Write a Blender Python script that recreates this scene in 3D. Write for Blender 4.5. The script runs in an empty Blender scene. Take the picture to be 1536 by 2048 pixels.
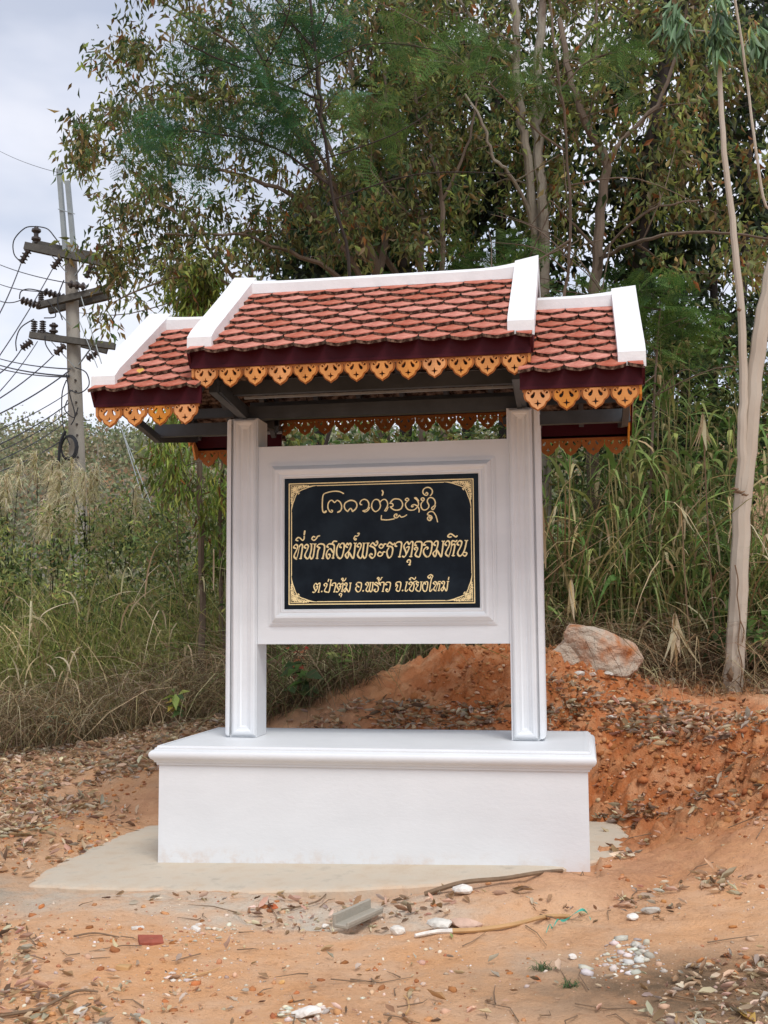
import bpy, math, random
import numpy as np
from math import sin, cos, pi, sqrt, radians
from mathutils import Matrix, Vector
rnd = random.Random(7)
RG = np.random.RandomState(11)
SC = bpy.context.scene
COL = SC.collection

# ------------------------------------------------------------------ camera
F = 2247.14
YAW, PIT, ROL = .1755, .0955, -.0065
ZL = .71                                   # height of the plinth top above the slab
CAM = np.array([1.3027, -6.6861, .7624 + ZL])
_f0 = np.array([-sin(YAW), cos(YAW), 0.]); _r = np.array([cos(YAW), sin(YAW), 0.]); _z = np.array([0, 0, 1.])
FW = _f0 * cos(PIT) + _z * sin(PIT)
_u = -_f0 * sin(PIT) + _z * cos(PIT)
RT = _r * cos(ROL) + _u * sin(ROL)
UP = -_r * sin(ROL) + _u * cos(ROL)

def pt(u, v, d):
    """world position of something seen in direction (u, v) that stands d metres away"""
    return CAM + (FW + RT * (u - 768) / F + UP * (1024 - v) / F) * d

def on_y(u, v, y):
    r = FW + RT * (u - 768) / F + UP * (1024 - v) / F
    return CAM + r * ((y - CAM[1]) / r[1])

cd = bpy.data.cameras.new('camera')
cam = bpy.data.objects.new('camera', cd)
COL.objects.link(cam)
cd.sensor_fit = 'VERTICAL'
cd.sensor_height = 24
cd.lens = 24 * F / 2048
cd.clip_start = .05
cd.clip_end = 3000
M = Matrix.Identity(4)
for i in range(3):
    M[i][0] = RT[i]; M[i][1] = UP[i]; M[i][2] = -FW[i]; M[i][3] = CAM[i]
cam.matrix_world = M
SC.camera = cam

# ------------------------------------------------------------------ light and sky
SUN_EL, SUN_AZ = radians(54), radians(152)      # azimuth clockwise from +Y: behind the camera, to its right
w = bpy.data.worlds.new('World')
SC.world = w
w.use_nodes = True
nt = w.node_tree
nt.nodes.clear()
def N(t, kind, **kw):
    n = t.nodes.new(kind)
    for k, v in kw.items():
        setattr(n, k, v)
    return n
o_ = N(nt, 'ShaderNodeOutputWorld')
sky = N(nt, 'ShaderNodeTexSky')
sky.sky_type = 'NISHITA'
sky.sun_disc = False
sky.sun_elevation = SUN_EL
sky.sun_rotation = SUN_AZ
sky.air_density = 1.0
sky.dust_density = 1.4
b1 = N(nt, 'ShaderNodeBackground'); b1.inputs['Strength'].default_value = .15
nt.links.new(sky.outputs[0], b1.inputs['Color'])
b2 = N(nt, 'ShaderNodeBackground'); b2.inputs['Strength'].default_value = 1.1
tc = N(nt, 'ShaderNodeTexCoord')
mp = N(nt, 'ShaderNodeMapping'); mp.inputs['Scale'].default_value = (1.1, 1.1, 2.6)
mp.inputs['Location'].default_value = (.35, .1, .2)
nt.links.new(tc.outputs['Generated'], mp.inputs['Vector'])
nz = N(nt, 'ShaderNodeTexNoise'); nz.inputs['Scale'].default_value = 2.3; nz.inputs['Detail'].default_value = 5; nz.inputs['Roughness'].default_value = .5
nt.links.new(mp.outputs[0], nz.inputs['Vector'])
cr = N(nt, 'ShaderNodeValToRGB')
cr.color_ramp.elements[0].position = .36; cr.color_ramp.elements[0].color = (.45, .45, .45, 1)
cr.color_ramp.elements[1].position = .62; cr.color_ramp.elements[1].color = (.96, .96, .96, 1)
nt.links.new(nz.outputs['Fac'], cr.inputs[0])
nz2 = N(nt, 'ShaderNodeTexNoise'); nz2.inputs['Scale'].default_value = 4.2; nz2.inputs['Detail'].default_value = 4
nt.links.new(mp.outputs[0], nz2.inputs['Vector'])
cc = N(nt, 'ShaderNodeValToRGB')
cc.color_ramp.elements[0].position = .3; cc.color_ramp.elements[0].color = (.86, .90, 1.04, 1)
cc.color_ramp.elements[1].position = .68; cc.color_ramp.elements[1].color = (1.05, 1.04, 1.09, 1)
nt.links.new(nz2.outputs['Fac'], cc.inputs[0])
nt.links.new(cc.outputs[0], b2.inputs['Color'])
mx = N(nt, 'ShaderNodeMixShader')
nt.links.new(cr.outputs[0], mx.inputs[0])
nt.links.new(b1.outputs[0], mx.inputs[1])
nt.links.new(b2.outputs[0], mx.inputs[2])
nt.links.new(mx.outputs[0], o_.inputs[0])

sl = bpy.data.lights.new('sun', 'SUN')
sl.energy = 2.3
sl.angle = radians(22)
sl.color = (1, .965, .92)
so = bpy.data.objects.new('sun', sl)
COL.objects.link(so)
sd = Vector((sin(SUN_AZ) * cos(SUN_EL), cos(SUN_AZ) * cos(SUN_EL), sin(SUN_EL)))
so.rotation_euler = sd.to_track_quat('Z', 'Y').to_euler()
so.location = (4, -8, 12)

SC.view_settings.view_transform = 'Standard'
SC.view_settings.look = 'None'
SC.view_settings.exposure = -.04
SC.view_settings.gamma = 1
SC.view_settings.use_curve_mapping = False
SC.render.engine = 'CYCLES'
SC.cycles.max_bounces = 6
SC.cycles.transparent_max_bounces = 4

# ------------------------------------------------------------------ materials
def mat(name, col, rough=.7, spec=.5, var=0, vscale=5., bump=0, bscale=60., rand=0, metal=0, attr=None, trans=0, col2=None, detail=5, stretch=None, dist=.01):
    m = bpy.data.materials.new(name)
    m.use_nodes = True
    t = m.node_tree
    p = t.nodes['Principled BSDF']
    p.inputs['Roughness'].default_value = rough
    p.inputs['Specular IOR Level'].default_value = spec
    p.inputs['Metallic'].default_value = metal
    src = None
    if attr:
        a = N(t, 'ShaderNodeAttribute'); a.attribute_name = attr
        src = a.outputs['Color']
    else:
        c = N(t, 'ShaderNodeRGB'); c.outputs[0].default_value = (*col, 1)
        src = c.outputs[0]
    g = N(t, 'ShaderNodeTexCoord')
    vec = g.outputs['Object']
    if stretch:
        mp = N(t, 'ShaderNodeMapping'); mp.inputs['Scale'].default_value = stretch
        t.links.new(vec, mp.inputs[0]); vec = mp.outputs[0]
    if var or col2:
        n = N(t, 'ShaderNodeTexNoise'); n.inputs['Scale'].default_value = vscale; n.inputs['Detail'].default_value = detail
        n.inputs['Roughness'].default_value = .6
        t.links.new(vec, n.inputs['Vector'])
        if col2:
            rp = N(t, 'ShaderNodeMapRange'); rp.inputs[1].default_value = .42; rp.inputs[2].default_value = .66
            t.links.new(n.outputs['Fac'], rp.inputs[0])
            mx = N(t, 'ShaderNodeMix'); mx.data_type = 'RGBA'
            t.links.new(rp.outputs[0], mx.inputs[0]); t.links.new(src, mx.inputs[6])
            mx.inputs[7].default_value = (*col2, 1)
            src = mx.outputs[2]
        if var:
            rp = N(t, 'ShaderNodeMapRange'); rp.inputs[1].default_value = .25; rp.inputs[2].default_value = .75
            rp.inputs[3].default_value = 1 - var; rp.inputs[4].default_value = 1 + var
            t.links.new(n.outputs['Fac'], rp.inputs[0])
            hs = N(t, 'ShaderNodeHueSaturation')
            t.links.new(rp.outputs[0], hs.inputs['Value']); t.links.new(src, hs.inputs['Color'])
            src = hs.outputs[0]
    if rand:
        oi = N(t, 'ShaderNodeObjectInfo')
        rp = N(t, 'ShaderNodeMapRange'); rp.inputs[3].default_value = 1 - rand; rp.inputs[4].default_value = 1 + rand
        t.links.new(oi.outputs['Random'], rp.inputs[0])
        hs = N(t, 'ShaderNodeHueSaturation')
        t.links.new(rp.outputs[0], hs.inputs['Value']); t.links.new(src, hs.inputs['Color'])
        rp2 = N(t, 'ShaderNodeMath'); rp2.operation = 'MULTIPLY_ADD'; rp2.inputs[1].default_value = -.18; rp2.inputs[2].default_value = 1.06
        t.links.new(oi.outputs['Random'], rp2.inputs[0]); t.links.new(rp2.outputs[0], hs.inputs['Saturation'])
        src = hs.outputs[0]
    t.links.new(src, p.inputs['Base Color'])
    if bump:
        n = N(t, 'ShaderNodeTexNoise'); n.inputs['Scale'].default_value = bscale; n.inputs['Detail'].default_value = 6
        n.inputs['Roughness'].default_value = .65
        t.links.new(vec, n.inputs['Vector'])
        b = N(t, 'ShaderNodeBump'); b.inputs['Strength'].default_value = bump; b.inputs['Distance'].default_value = dist
        t.links.new(n.outputs['Fac'], b.inputs['Height']); t.links.new(b.outputs[0], p.inputs['Normal'])
    if trans:
        tr = N(t, 'ShaderNodeBsdfTranslucent'); t.links.new(src, tr.inputs[0])
        ms = N(t, 'ShaderNodeMixShader'); ms.inputs[0].default_value = trans
        t.links.new(p.outputs[0], ms.inputs[1]); t.links.new(tr.outputs[0], ms.inputs[2])
        t.links.new(ms.outputs[0], t.nodes['Material Output'].inputs[0])
    return m

WHITE = mat('white_paint', (.69, .712, .73), .5, .4, var=.05, vscale=2.2, bump=.2, bscale=26, dist=.006, stretch=(1, 1, 2.2))
WHITE2 = mat('white_mortar', (.73, .74, .745), .7, .3, var=.07, vscale=9, bump=.25, bscale=40)
TILE = mat('roof_tile', (.40, .098, .058), .75, .15, var=.36, vscale=10, col2=(.50, .205, .145), bump=.35, bscale=80, rand=.16)
TILE_E = mat('roof_tile_edge', (.035, .017, .012), .9, .1, col2=(.30, .21, .16), vscale=19)
MAROON = mat('maroon_paint', (.052, .007, .012), .5, .12, var=.12, vscale=4, bump=.08, bscale=9)
ORANGE = mat('carved_wood', (.58, .235, .045), .5, .4, var=.16, vscale=18, bump=.2, bscale=70, rand=.1)
ORANGE_E = mat('carved_wood_rim', (.36, .125, .028), .6, .3, var=.2, vscale=20)
STEEL = mat('dark_steel', (.05, .058, .068), .45, .5, var=.35, vscale=5, metal=0)
STEEL2 = mat('light_steel', (.22, .235, .25), .5, .5, var=.25, vscale=8)
GOLD = mat('gold_paint', (.93, .76, .40), .45, .5, var=.12, vscale=60)
BLACK = mat('black_granite', (.003, .006, .011), .12, .12, col2=(.011, .018, .026), vscale=4)
SLABM = mat('concrete_slab', (.57, .50, .40), .9, .2, var=.34, vscale=6, bump=.5, bscale=45, col2=(.40, .33, .25), detail=10)
CONC = mat('pole_concrete', (.34, .32, .28), .9, .2, var=.3, vscale=3, bump=.4, bscale=20, stretch=(1, 1, .35))
WOODX = mat('old_crossarm', (.10, .095, .085), .9, .2, var=.35, vscale=9)
GALV = mat('galvanised_steel', (.28, .32, .33), .5, .5, var=.15, vscale=6)
CERAM = mat('brown_insulator', (.055, .043, .038), .3, .5, var=.2, vscale=12)
CABLE = mat('black_cable', (.035, .037, .043), .6, .3)
BARKP = mat('pale_bark', (.34, .31, .25), .85, .2, var=.4, vscale=8, bump=.5, bscale=30, col2=(.13, .10, .08), stretch=(1, 1, .45))
BARKE = mat('smooth_pale_bark', (.53, .48, .40), .7, .25, var=.16, vscale=3.5, bump=.25, bscale=16, col2=(.40, .34, .27), stretch=(1, 1, .3))
BARKB = mat('brown_bark', (.15, .115, .088), .9, .15, var=.35, vscale=6, bump=.6, bscale=28, stretch=(1, 1, .4))
BARKD = mat('dark_bark', (.045, .037, .033), .9, .15, var=.35, vscale=6, bump=.6, bscale=28, stretch=(1, 1, .4))
LEAF = mat('leaf', (.1, .1, .05), .55, .35, attr='col', trans=.42)
FROND = mat('feathery_leaf', (.1, .1, .05), .7, .2, attr='col', trans=.3)
DRY = mat('dry_plant', (.3, .2, .1), .8, .2, attr='col', trans=.32)
ROCK = mat('pale_rock', (.64, .54, .43), .9, .2, var=.25, vscale=5, bump=1, bscale=22, col2=(.46, .17, .06), dist=.05, detail=9)
STONE = mat('grey_stone', (.56, .53, .47), .9, .2, var=.3, vscale=20, bump=.5, bscale=40, rand=.22)
LIME = mat('white_rubble', (.72, .68, .62), .9, .2, var=.2, vscale=30, bump=.5, bscale=60)
STICK = mat('dry_stick', (.20, .135, .085), .85, .2, var=.3, vscale=12, bump=.4, bscale=50)
BAMBOO = mat('bamboo_pole', (.48, .29, .13), .6, .3, var=.2, vscale=8)
BRICKM = mat('red_brick', (.48, .13, .05), .9, .2, var=.25, vscale=25, bump=.4, bscale=60)
TILEF = mat('tile_fragment', (.30, .085, .055), .8, .2, var=.25, vscale=25, bump=.4, bscale=60)
RIBBON = mat('green_ribbon', (.06, .42, .32), .5, .4, var=.2, vscale=20)

# ground: three masks painted as attributes say where litter-brown, cement dust and deep laterite lie
def ground_mat():
    m = bpy.data.materials.new('laterite_soil')
    m.use_nodes = True
    t = m.node_tree
    p = t.nodes['Principled BSDF']
    p.inputs['Roughness'].default_value = .95
    p.inputs['Specular IOR Level'].default_value = .12
    g = N(t, 'ShaderNodeTexCoord')
    def noise(s, d=6, r=.6):
        n = N(t, 'ShaderNodeTexNoise'); n.inputs['Scale'].default_value = s; n.inputs['Detail'].default_value = d; n.inputs['Roughness'].default_value = r
        t.links.new(g.outputs['Object'], n.inputs['Vector'])
        return n.outputs['Fac']
    def rng(x, a, b, c=0., d=1.):
        n = N(t, 'ShaderNodeMapRange')
        for i, v in enumerate((a, b, c, d)): n.inputs[i + 1].default_value = v
        t.links.new(x, n.inputs[0]); return n.outputs[0]
    def mixc(f, a, b):
        n = N(t, 'ShaderNodeMix'); n.data_type = 'RGBA'
        t.links.new(f, n.inputs[0])
        for i, v in ((6, a), (7, b)):
            if isinstance(v, tuple): n.inputs[i].default_value = (*v, 1)
            else: t.links.new(v, n.inputs[i])
        return n.outputs[2]
    def math_(op, a, b):
        n = N(t, 'ShaderNodeMath'); n.operation = op; n.use_clamp = True
        for i, v in enumerate((a, b)):
            if isinstance(v, (int, float)): n.inputs[i].default_value = v
            else: t.links.new(v, n.inputs[i])
        return n.outputs[0]
    at = N(t, 'ShaderNodeAttribute'); at.attribute_name = 'mask'
    sp = N(t, 'ShaderNodeSeparateColor'); t.links.new(at.outputs['Color'], sp.inputs[0])
    n1 = noise(1.1); n2 = noise(5.5); n3 = noise(38, 4, .7); n4 = noise(.9, 8, .7)
    c = mixc(rng(n1, .38, .62), (.76, .405, .195), (.78, .48, .285))
    c = mixc(rng(n2, .45, .75, 0, .55), c, (.74, .53, .37))
    deep = math_('MULTIPLY', sp.outputs['Blue'], rng(n2, .2, .55))
    c = mixc(deep, c, (.50, .165, .055))
    dk = math_('MULTIPLY', rng(n4, .52, .66, 0, .5), rng(n3, .3, .6))
    c = mixc(dk, c, (.33, .15, .075))
    dust = math_('MULTIPLY', sp.outputs['Green'], rng(n2, .3, .6, .25, 1))
    c = mixc(dust, c, (.66, .58, .47))
    hum = math_('MULTIPLY', sp.outputs['Red'], rng(n2, .25, .6, .35, 1))
    c = mixc(hum, c, (.17, .115, .07))
    c = mixc(rng(n3, .66, .78, 0, .55), c, (.70, .58, .46))
    c = mixc(rng(n3, .38, .24, 0, .6), c, (.26, .12, .06))
    n7 = noise(130, 3, .8)
    c = mixc(rng(n7, .60, .74, 0, .55), c, (.80, .60, .42))
    c = mixc(rng(n7, .40, .28, 0, .5), c, (.34, .17, .09))
    t.links.new(c, p.inputs['Base Color'])
    n6 = noise(16, 5, .7)
    c = mixc(rng(n6, .26, .44, .6, 0), c, (.40, .19, .09)) if True else c
    t.links.new(c, p.inputs['Base Color'])
    h = N(t, 'ShaderNodeMath'); h.operation = 'MULTIPLY_ADD'; h.inputs[1].default_value = 1.5
    t.links.new(n6, h.inputs[0])
    n5 = noise(70, 6, .75)
    t.links.new(n5, h.inputs[2])
    b = N(t, 'ShaderNodeBump'); b.inputs['Strength'].default_value = 1.0; b.inputs['Distance'].default_value = .016
    t.links.new(h.outputs[0], b.inputs['Height']); t.links.new(b.outputs[0], p.inputs['Normal'])
    return m
SOIL = ground_mat()

# ------------------------------------------------------------------ mesh helpers
def build(name, V, Fc, m=None, parent=None, col=None, smooth=False, mats=None, midx=None, attr='col'):
    V = np.asarray(V, np.float32).reshape(-1, 3)
    me = bpy.data.meshes.new(name)
    if isinstance(Fc, np.ndarray):
        k = Fc.shape[1]; n = len(Fc)
        me.vertices.add(len(V)); me.vertices.foreach_set('co', V.ravel())
        me.loops.add(n * k); me.loops.foreach_set('vertex_index', Fc.astype(np.int32).ravel())
        me.polygons.add(n); me.polygons.foreach_set('loop_start', np.arange(n, dtype=np.int32) * k)
        me.polygons.foreach_set('loop_total', np.full(n, k, np.int32))
        me.update(calc_edges=True)
    else:
        me.from_pydata(V.tolist(), [], Fc)
        me.update()
    if mats:
        for q in mats: me.materials.append(q)
        if midx is not None: me.polygons.foreach_set('material_index', np.asarray(midx, np.int32))
    elif m: me.materials.append(m)
    if col is not None:
        a = me.color_attributes.new(attr, 'FLOAT_COLOR', 'POINT')
        c = np.ones((len(V), 4), np.float32); c[:, :3] = col
        a.data.foreach_set('color', c.ravel())
    if smooth:
        me.polygons.foreach_set('use_smooth', np.ones(len(me.polygons), bool))
    o = bpy.data.objects.new(name, me)
    COL.objects.link(o)
    if parent is not None: o.parent = parent
    return o

def tag(o, label=None, cat=None, group=None, kind=None):
    if label: o['label'] = label
    if cat: o['category'] = cat
    if group: o['group'] = group
    if kind: o['kind'] = kind
    return o

def empty(name, loc=(0, 0, 0)):
    e = bpy.data.objects.new(name, None)
    e.empty_display_size = .1
    e.location = loc
    COL.objects.link(e)
    return e

class MB:
    """collects shapes in world (or part) space and links them as one mesh"""
    def __init__(s): s.V = []; s.F = []; s.mi = []
    def add(s, vs, fs, mi=0):
        b = len(s.V)
        s.V += [tuple(map(float, v)) for v in vs]
        s.F += [tuple(b + i for i in f) for f in fs]
        s.mi += [mi] * len(fs)
    def box(s, x0, x1, y0, y1, z0, z1, mi=0):
        s.add([(x0, y0, z0), (x1, y0, z0), (x1, y1, z0), (x0, y1, z0), (x0, y0, z1), (x1, y0, z1), (x1, y1, z1), (x0, y1, z1)],
              [(0, 3, 2, 1), (4, 5, 6, 7), (0, 1, 5, 4), (1, 2, 6, 5), (2, 3, 7, 6), (3, 0, 4, 7)], mi)
    def bar(s, a, b, w, h, up=(0, 0, 1), mi=0):
        a = Vector(a); b = Vector(b); d = (b - a).normalized(); u = Vector(up)
        sx = d.cross(u).normalized(); u = sx.cross(d).normalized()
        vs = []
        for p in (a, b):
            for i, j in ((-1, -1), (1, -1), (1, 1), (-1, 1)):
                vs.append(p + sx * (i * w / 2) + u * (j * h / 2))
        s.add(vs, [(0, 1, 2, 3), (7, 6, 5, 4), (0, 4, 5, 1), (1, 5, 6, 2), (2, 6, 7, 3), (3, 7, 4, 0)], mi)
    def tube(s, pts, rad, n=6, mi=0, cap=True):
        P = [Vector(p) for p in pts]
        if isinstance(rad, (int, float)): rad = [rad] * len(P)
        vs = []; fs = []
        ref = None
        for i, p in enumerate(P):
            d = (P[min(i + 1, len(P) - 1)] - P[max(i - 1, 0)])
            if d.length < 1e-9: d = Vector((0, 0, 1))
            d.normalize()
            if ref is None:
                ref = d.cross(Vector((.3, .9, .1)) if abs(d.z) > .7 else Vector((0, 0, 1))).normalized()
            ref = (ref - d * ref.dot(d))
            if ref.length < 1e-6: ref = d.orthogonal()
            ref.normalize(); o2 = d.cross(ref)
            for k in range(n):
                t = 2 * pi * k / n
                vs.append(p + (ref * cos(t) + o2 * sin(t)) * rad[i])
        for i in range(len(P) - 1):
            for k in range(n):
                a = i * n + k; b = i * n + (k + 1) % n
                fs.append((a, b, b + n, a + n))
        if cap:
            fs.append(tuple(range(n))[::-1]); fs.append(tuple((len(P) - 1) * n + k for k in range(n)))
        s.add(vs, fs, mi)
    def lathe(s, c, axis, prof, n=12, mi=0):
        """prof: list of (distance along axis, radius)"""
        ax = Vector(axis).normalized(); c = Vector(c)
        s.tube([c + ax * t for t, r in prof], [r for t, r in prof], n, mi)
    def build(s, name, m=None, parent=None, mats=None, smooth=False):
        o = build(name, s.V, s.F, m, parent, mats=mats, midx=s.mi if mats else None, smooth=smooth)
        if smooth: o.data.set_sharp_from_angle(angle=radians(38))
        return o

def frame_mold(mb, O, ax, az, an, x0, x1, z0, z1, prof):
    """mitred moulding round a rectangle; prof = (inset from the outer edge, height off the surface)"""
    O = Vector(O); ax = Vector(ax); az = Vector(az); an = Vector(an)
    k = len(prof); vs = []
    for (sx, sz) in ((0, 0), (1, 0), (1, 1), (0, 1)):
        for (d, h) in prof:
            x = (x1 - d) if sx else (x0 + d); z = (z1 - d) if sz else (z0 + d)
            vs.append(O + ax * x + az * z + an * h)
    fs = []
    flip = ax.cross(az).dot(an) < 0
    for c in range(4):
        n = (c + 1) % 4
        for i in range(k - 1):
            f = (c * k + i, n * k + i, n * k + i + 1, c * k + i + 1)
            fs.append(f[::-1] if flip else f)
    mb.add(vs, fs)

def catmull(P, n=5, closed=False):
    P = [np.array(p, float) for p in P]
    out = []
    for i in range(len(P) - 1):
        p0 = P[max(i - 1, 0)]; p1 = P[i]; p2 = P[i + 1]; p3 = P[min(i + 2, len(P) - 1)]
        for j in range(n):
            t = j / n
            out.append(.5 * ((2 * p1) + (-p0 + p2) * t + (2 * p0 - 5 * p1 + 4 * p2 - p3) * t * t + (-p0 + 3 * p1 - 3 * p2 + p3) * t ** 3))
    out.append(P[-1])
    return out

# ------------------------------------------------------------------ value noise
_tab = np.random.RandomState(5).rand(256, 256)
def vnoise(x, y):
    xi = np.floor(x).astype(int); yi = np.floor(y).astype(int)
    fx = x - xi; fy = y - yi
    fx = fx * fx * (3 - 2 * fx); fy = fy * fy * (3 - 2 * fy)
    g = lambda a, b: _tab[a & 255, b & 255]
    return (g(xi, yi) * (1 - fx) + g(xi + 1, yi) * fx) * (1 - fy) + (g(xi, yi + 1) * (1 - fx) + g(xi + 1, yi + 1) * fx) * fy - .5
def fbm(x, y, s, o=4, r=.5):
    t = 0; a = 1
    for k in range(o):
        t = t + a * vnoise(x * s + 17.3 * k, y * s + 9.1 * k); s *= 2.03; a *= r
    return t

# ------------------------------------------------------------------ the ground
def slab_z(x): return .03 * (x + 1.3) / 1.3
CP = []
def cp(u, v, d): CP.append(tuple(pt(u, v, d)))
for q in [(0, 2048, 4.15), (768, 2048, 4.05), (1536, 2048, 4.0), (0, 1850, 5.4), (1536, 1850, 5.0), (1536, 1700, 6.0), (1536, 1600, 6.8), (1400, 1690, 6.35),
          (0, 1700, 7.2), (0, 1600, 9), (100, 1660, 7.7), (0, 1500, 11.6), (200, 1480, 12), (100, 1440, 14), (300, 1460, 11), (430, 1440, 10.5), (240, 1560, 9.4),
          (1536, 1500, 7.4), (1300, 1480, 8.3), (1420, 1490, 7.9), (1300, 1575, 7.85), (1420, 1580, 7.5), (1300, 1640, 7.3), (1220, 1600, 8.0), (1200, 1480, 8.6),
          (1465, 1382, 10), (1536, 1375, 10), (1190, 1345, 9.5), (1040, 1315, 9.5), (940, 1310, 9.5), (800, 1375, 9.4), (680, 1440, 9.2), (560, 1450, 9.5),
          (1000, 1440, 8.7), (1100, 1420, 8.8), (1350, 1375, 9.9), (1300, 1440, 8.9), (1500, 1440, 8.7), (760, 1410, 11), (560, 1400, 12.5), (1050, 1330, 11.5),
          (1250, 1340, 12), (1500, 1330, 13), (1100, 1650, 5.6 + .8)]:
    if q != (1100, 1650, 6.4): cp(*q)
CP += [(-2.1, -.72, -.016), (-.5, -.74, .012), (.5, -.58, .035), (-1.3, -.76, -.004), (1.25, -.1, .075), (1.75, .45, .10), (-2.25, .2, -.02), (-2.1, 1.4, .01),
       (1.72, 1.5, .07), (0, .6, -.09), (-1.6, .6, -.08), (1.2, .9, -.04), (0, 1.3, -.08), (-.2, -1.4, -.035), (1.2, -1.3, .02), (-1.6, -1.4, -.06),
       (1.65, .95, .075), (.0, -.35, -.08), (-1.4, -.3, -.08), (.8, -.05, -.04), (-.6, 2.1, .18), (1.0, 2.2, .28),
       (-8, -3, -.1), (8, -3, -.05), (0, -8, -.15), (-9, 14, .05), (-4, 16, .3), (4, 16, 1.3), (11, 10, 1.2), (11, 3, .5), (-14, 6, -.1), (1, 25, 1.2), (-15, 25, .0), (16, 25, 1.8)]
CP = np.array(CP)
def _tps(r2): return np.where(r2 > 1e-12, r2 * np.log(np.maximum(r2, 1e-12)), 0) * .5
_n = len(CP)
_A = np.zeros((_n + 3, _n + 3))
_d2 = ((CP[:, None, :2] - CP[None, :, :2]) ** 2).sum(2)
_A[:_n, :_n] = _tps(_d2) + np.eye(_n) * .02
_A[:_n, _n] = 1; _A[:_n, _n + 1:] = CP[:, :2]; _A[_n, :_n] = 1; _A[_n + 1:, :_n] = CP[:, :2].T
_W = np.linalg.solve(_A, np.concatenate([CP[:, 2], np.zeros(3)]))
def smooth01(x): x = np.clip(x, 0, 1); return x * x * (3 - 2 * x)
GL = [(-.35, -1.16), (-.04, -1.22), (.32, -1.27), (.64, -1.19), (.99, -1.14), (1.29, -.97), (1.59, -.72), (1.89, -.16), (2.37, .63)]
def gully(x, y):
    # shallow washed-out channel in front of the slab, steeper on the side nearest the viewer
    d = np.full(x.shape, 9.); sg = np.zeros(x.shape)
    for (ax, ay), (bx, by) in zip(GL[:-1], GL[1:]):
        L2 = (bx - ax) ** 2 + (by - ay) ** 2
        t = np.clip(((x - ax) * (bx - ax) + (y - ay) * (by - ay)) / L2, 0, 1)
        q = np.hypot(x - ax - t * (bx - ax), y - ay - t * (by - ay))
        s_ = np.sign((bx - ax) * (y - ay) - (by - ay) * (x - ax))
        k = q < d; d = np.where(k, q, d); sg = np.where(k, s_, sg)
    w = np.where(sg > 0, .17, .055) * (1 + .5 * fbm(x, y, 3., 2))
    return .045 * np.exp(-(d / w) ** 2) * (1 + .6 * fbm(x, y, 4., 2))
def ground_h(x, y, fine=True):
    x = np.asarray(x, float); y = np.asarray(y, float)
    xc = np.clip(x, -14, 14); yc = np.clip(y, -7, 22)
    h = np.full(xc.shape, _W[_n]) + _W[_n + 1] * xc + _W[_n + 2] * yc
    for i in range(_n):
        h = h + _W[i] * _tps((xc - CP[i, 0]) ** 2 + (yc - CP[i, 1]) ** 2)
    # far hillside beyond the brush
    dist = np.sqrt((x - CAM[0]) ** 2 + (y - CAM[1]) ** 2)
    hill = 15.4 * smooth01((dist - 42) / 62) + 2.2 * fbm(x, y, .035, 3) * smooth01((dist - 40) / 30)
    hill = np.where(y > -6, hill, hill * smooth01((y + 46) / 40))
    h = h + hill
    if fine:
        rough = .35 + .65 * smooth01((y - 1.2) / 1.5)
        bank = np.exp(-((x - 2.6) / 1.5) ** 2 - ((y - 1.3) / .9) ** 2) + np.exp(-((x - .9) / 1.3) ** 2 - ((y - 2.9) / 1.2) ** 2)
        h = h + fbm(x, y, .9, 3) * .05 * rough + fbm(x, y, 4.5, 4, .6) * .034 * (rough + 3.4 * bank) + fbm(x, y, 14, 4, .65) * (.012 + .125 * bank)
        nn_ = .35 * fbm(x, y, 1.4, 3)
        h = h + smooth01((x - 1.3) / .25) * (1 - smooth01((x - 5) / 2)) * .15 * (smooth01((y - 1.40 + nn_) / .13) - smooth01((y - .75) / 1.35))
        # shallow washed-out lip in front of the slab and a rut running off to the right
        lip = .02 * smooth01((.05 * np.sin(x * 2.1) - 1.02 - .16 * x - y + .10 * fbm(x, y, 2.2, 3)) / .10) * smooth01((y + 4) / 2) * (1 - smooth01((x - 1.6) / .5))
        h = h + lip
        h = h - gully(x, y)
        ins = (x > -1.8) & (x < 1.35) & (y > -.5) & (y < 1.4)
        h = np.where(ins, np.minimum(h, slab_z(x) - .03), h)
        # keep soil out of the slab's top except where it drifts over its right corner
        ed = (x > -1.72) & (x < .95) & (y > -.47 + .06 * fbm(x, y, 4., 3)) & (y < 1.2)
        h = np.where(ed, np.minimum(h, slab_z(x) - .008), h)
    return h
def gz(x, y): return float(ground_h(np.array([x]), np.array([y]))[0])
def at_ground(u, v):
    """where the line of sight through (u, v) meets the ground"""
    lo = 2.5
    ds = np.linspace(2.5, 40, 1500)
    P = CAM[None] + (FW + RT * (u - 768) / F + UP * (1024 - v) / F)[None] * ds[:, None]
    h = ground_h(P[:, 0], P[:, 1])
    k = np.argmax(P[:, 2] < h)
    return np.array([P[k, 0], P[k, 1], h[k]])

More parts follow.
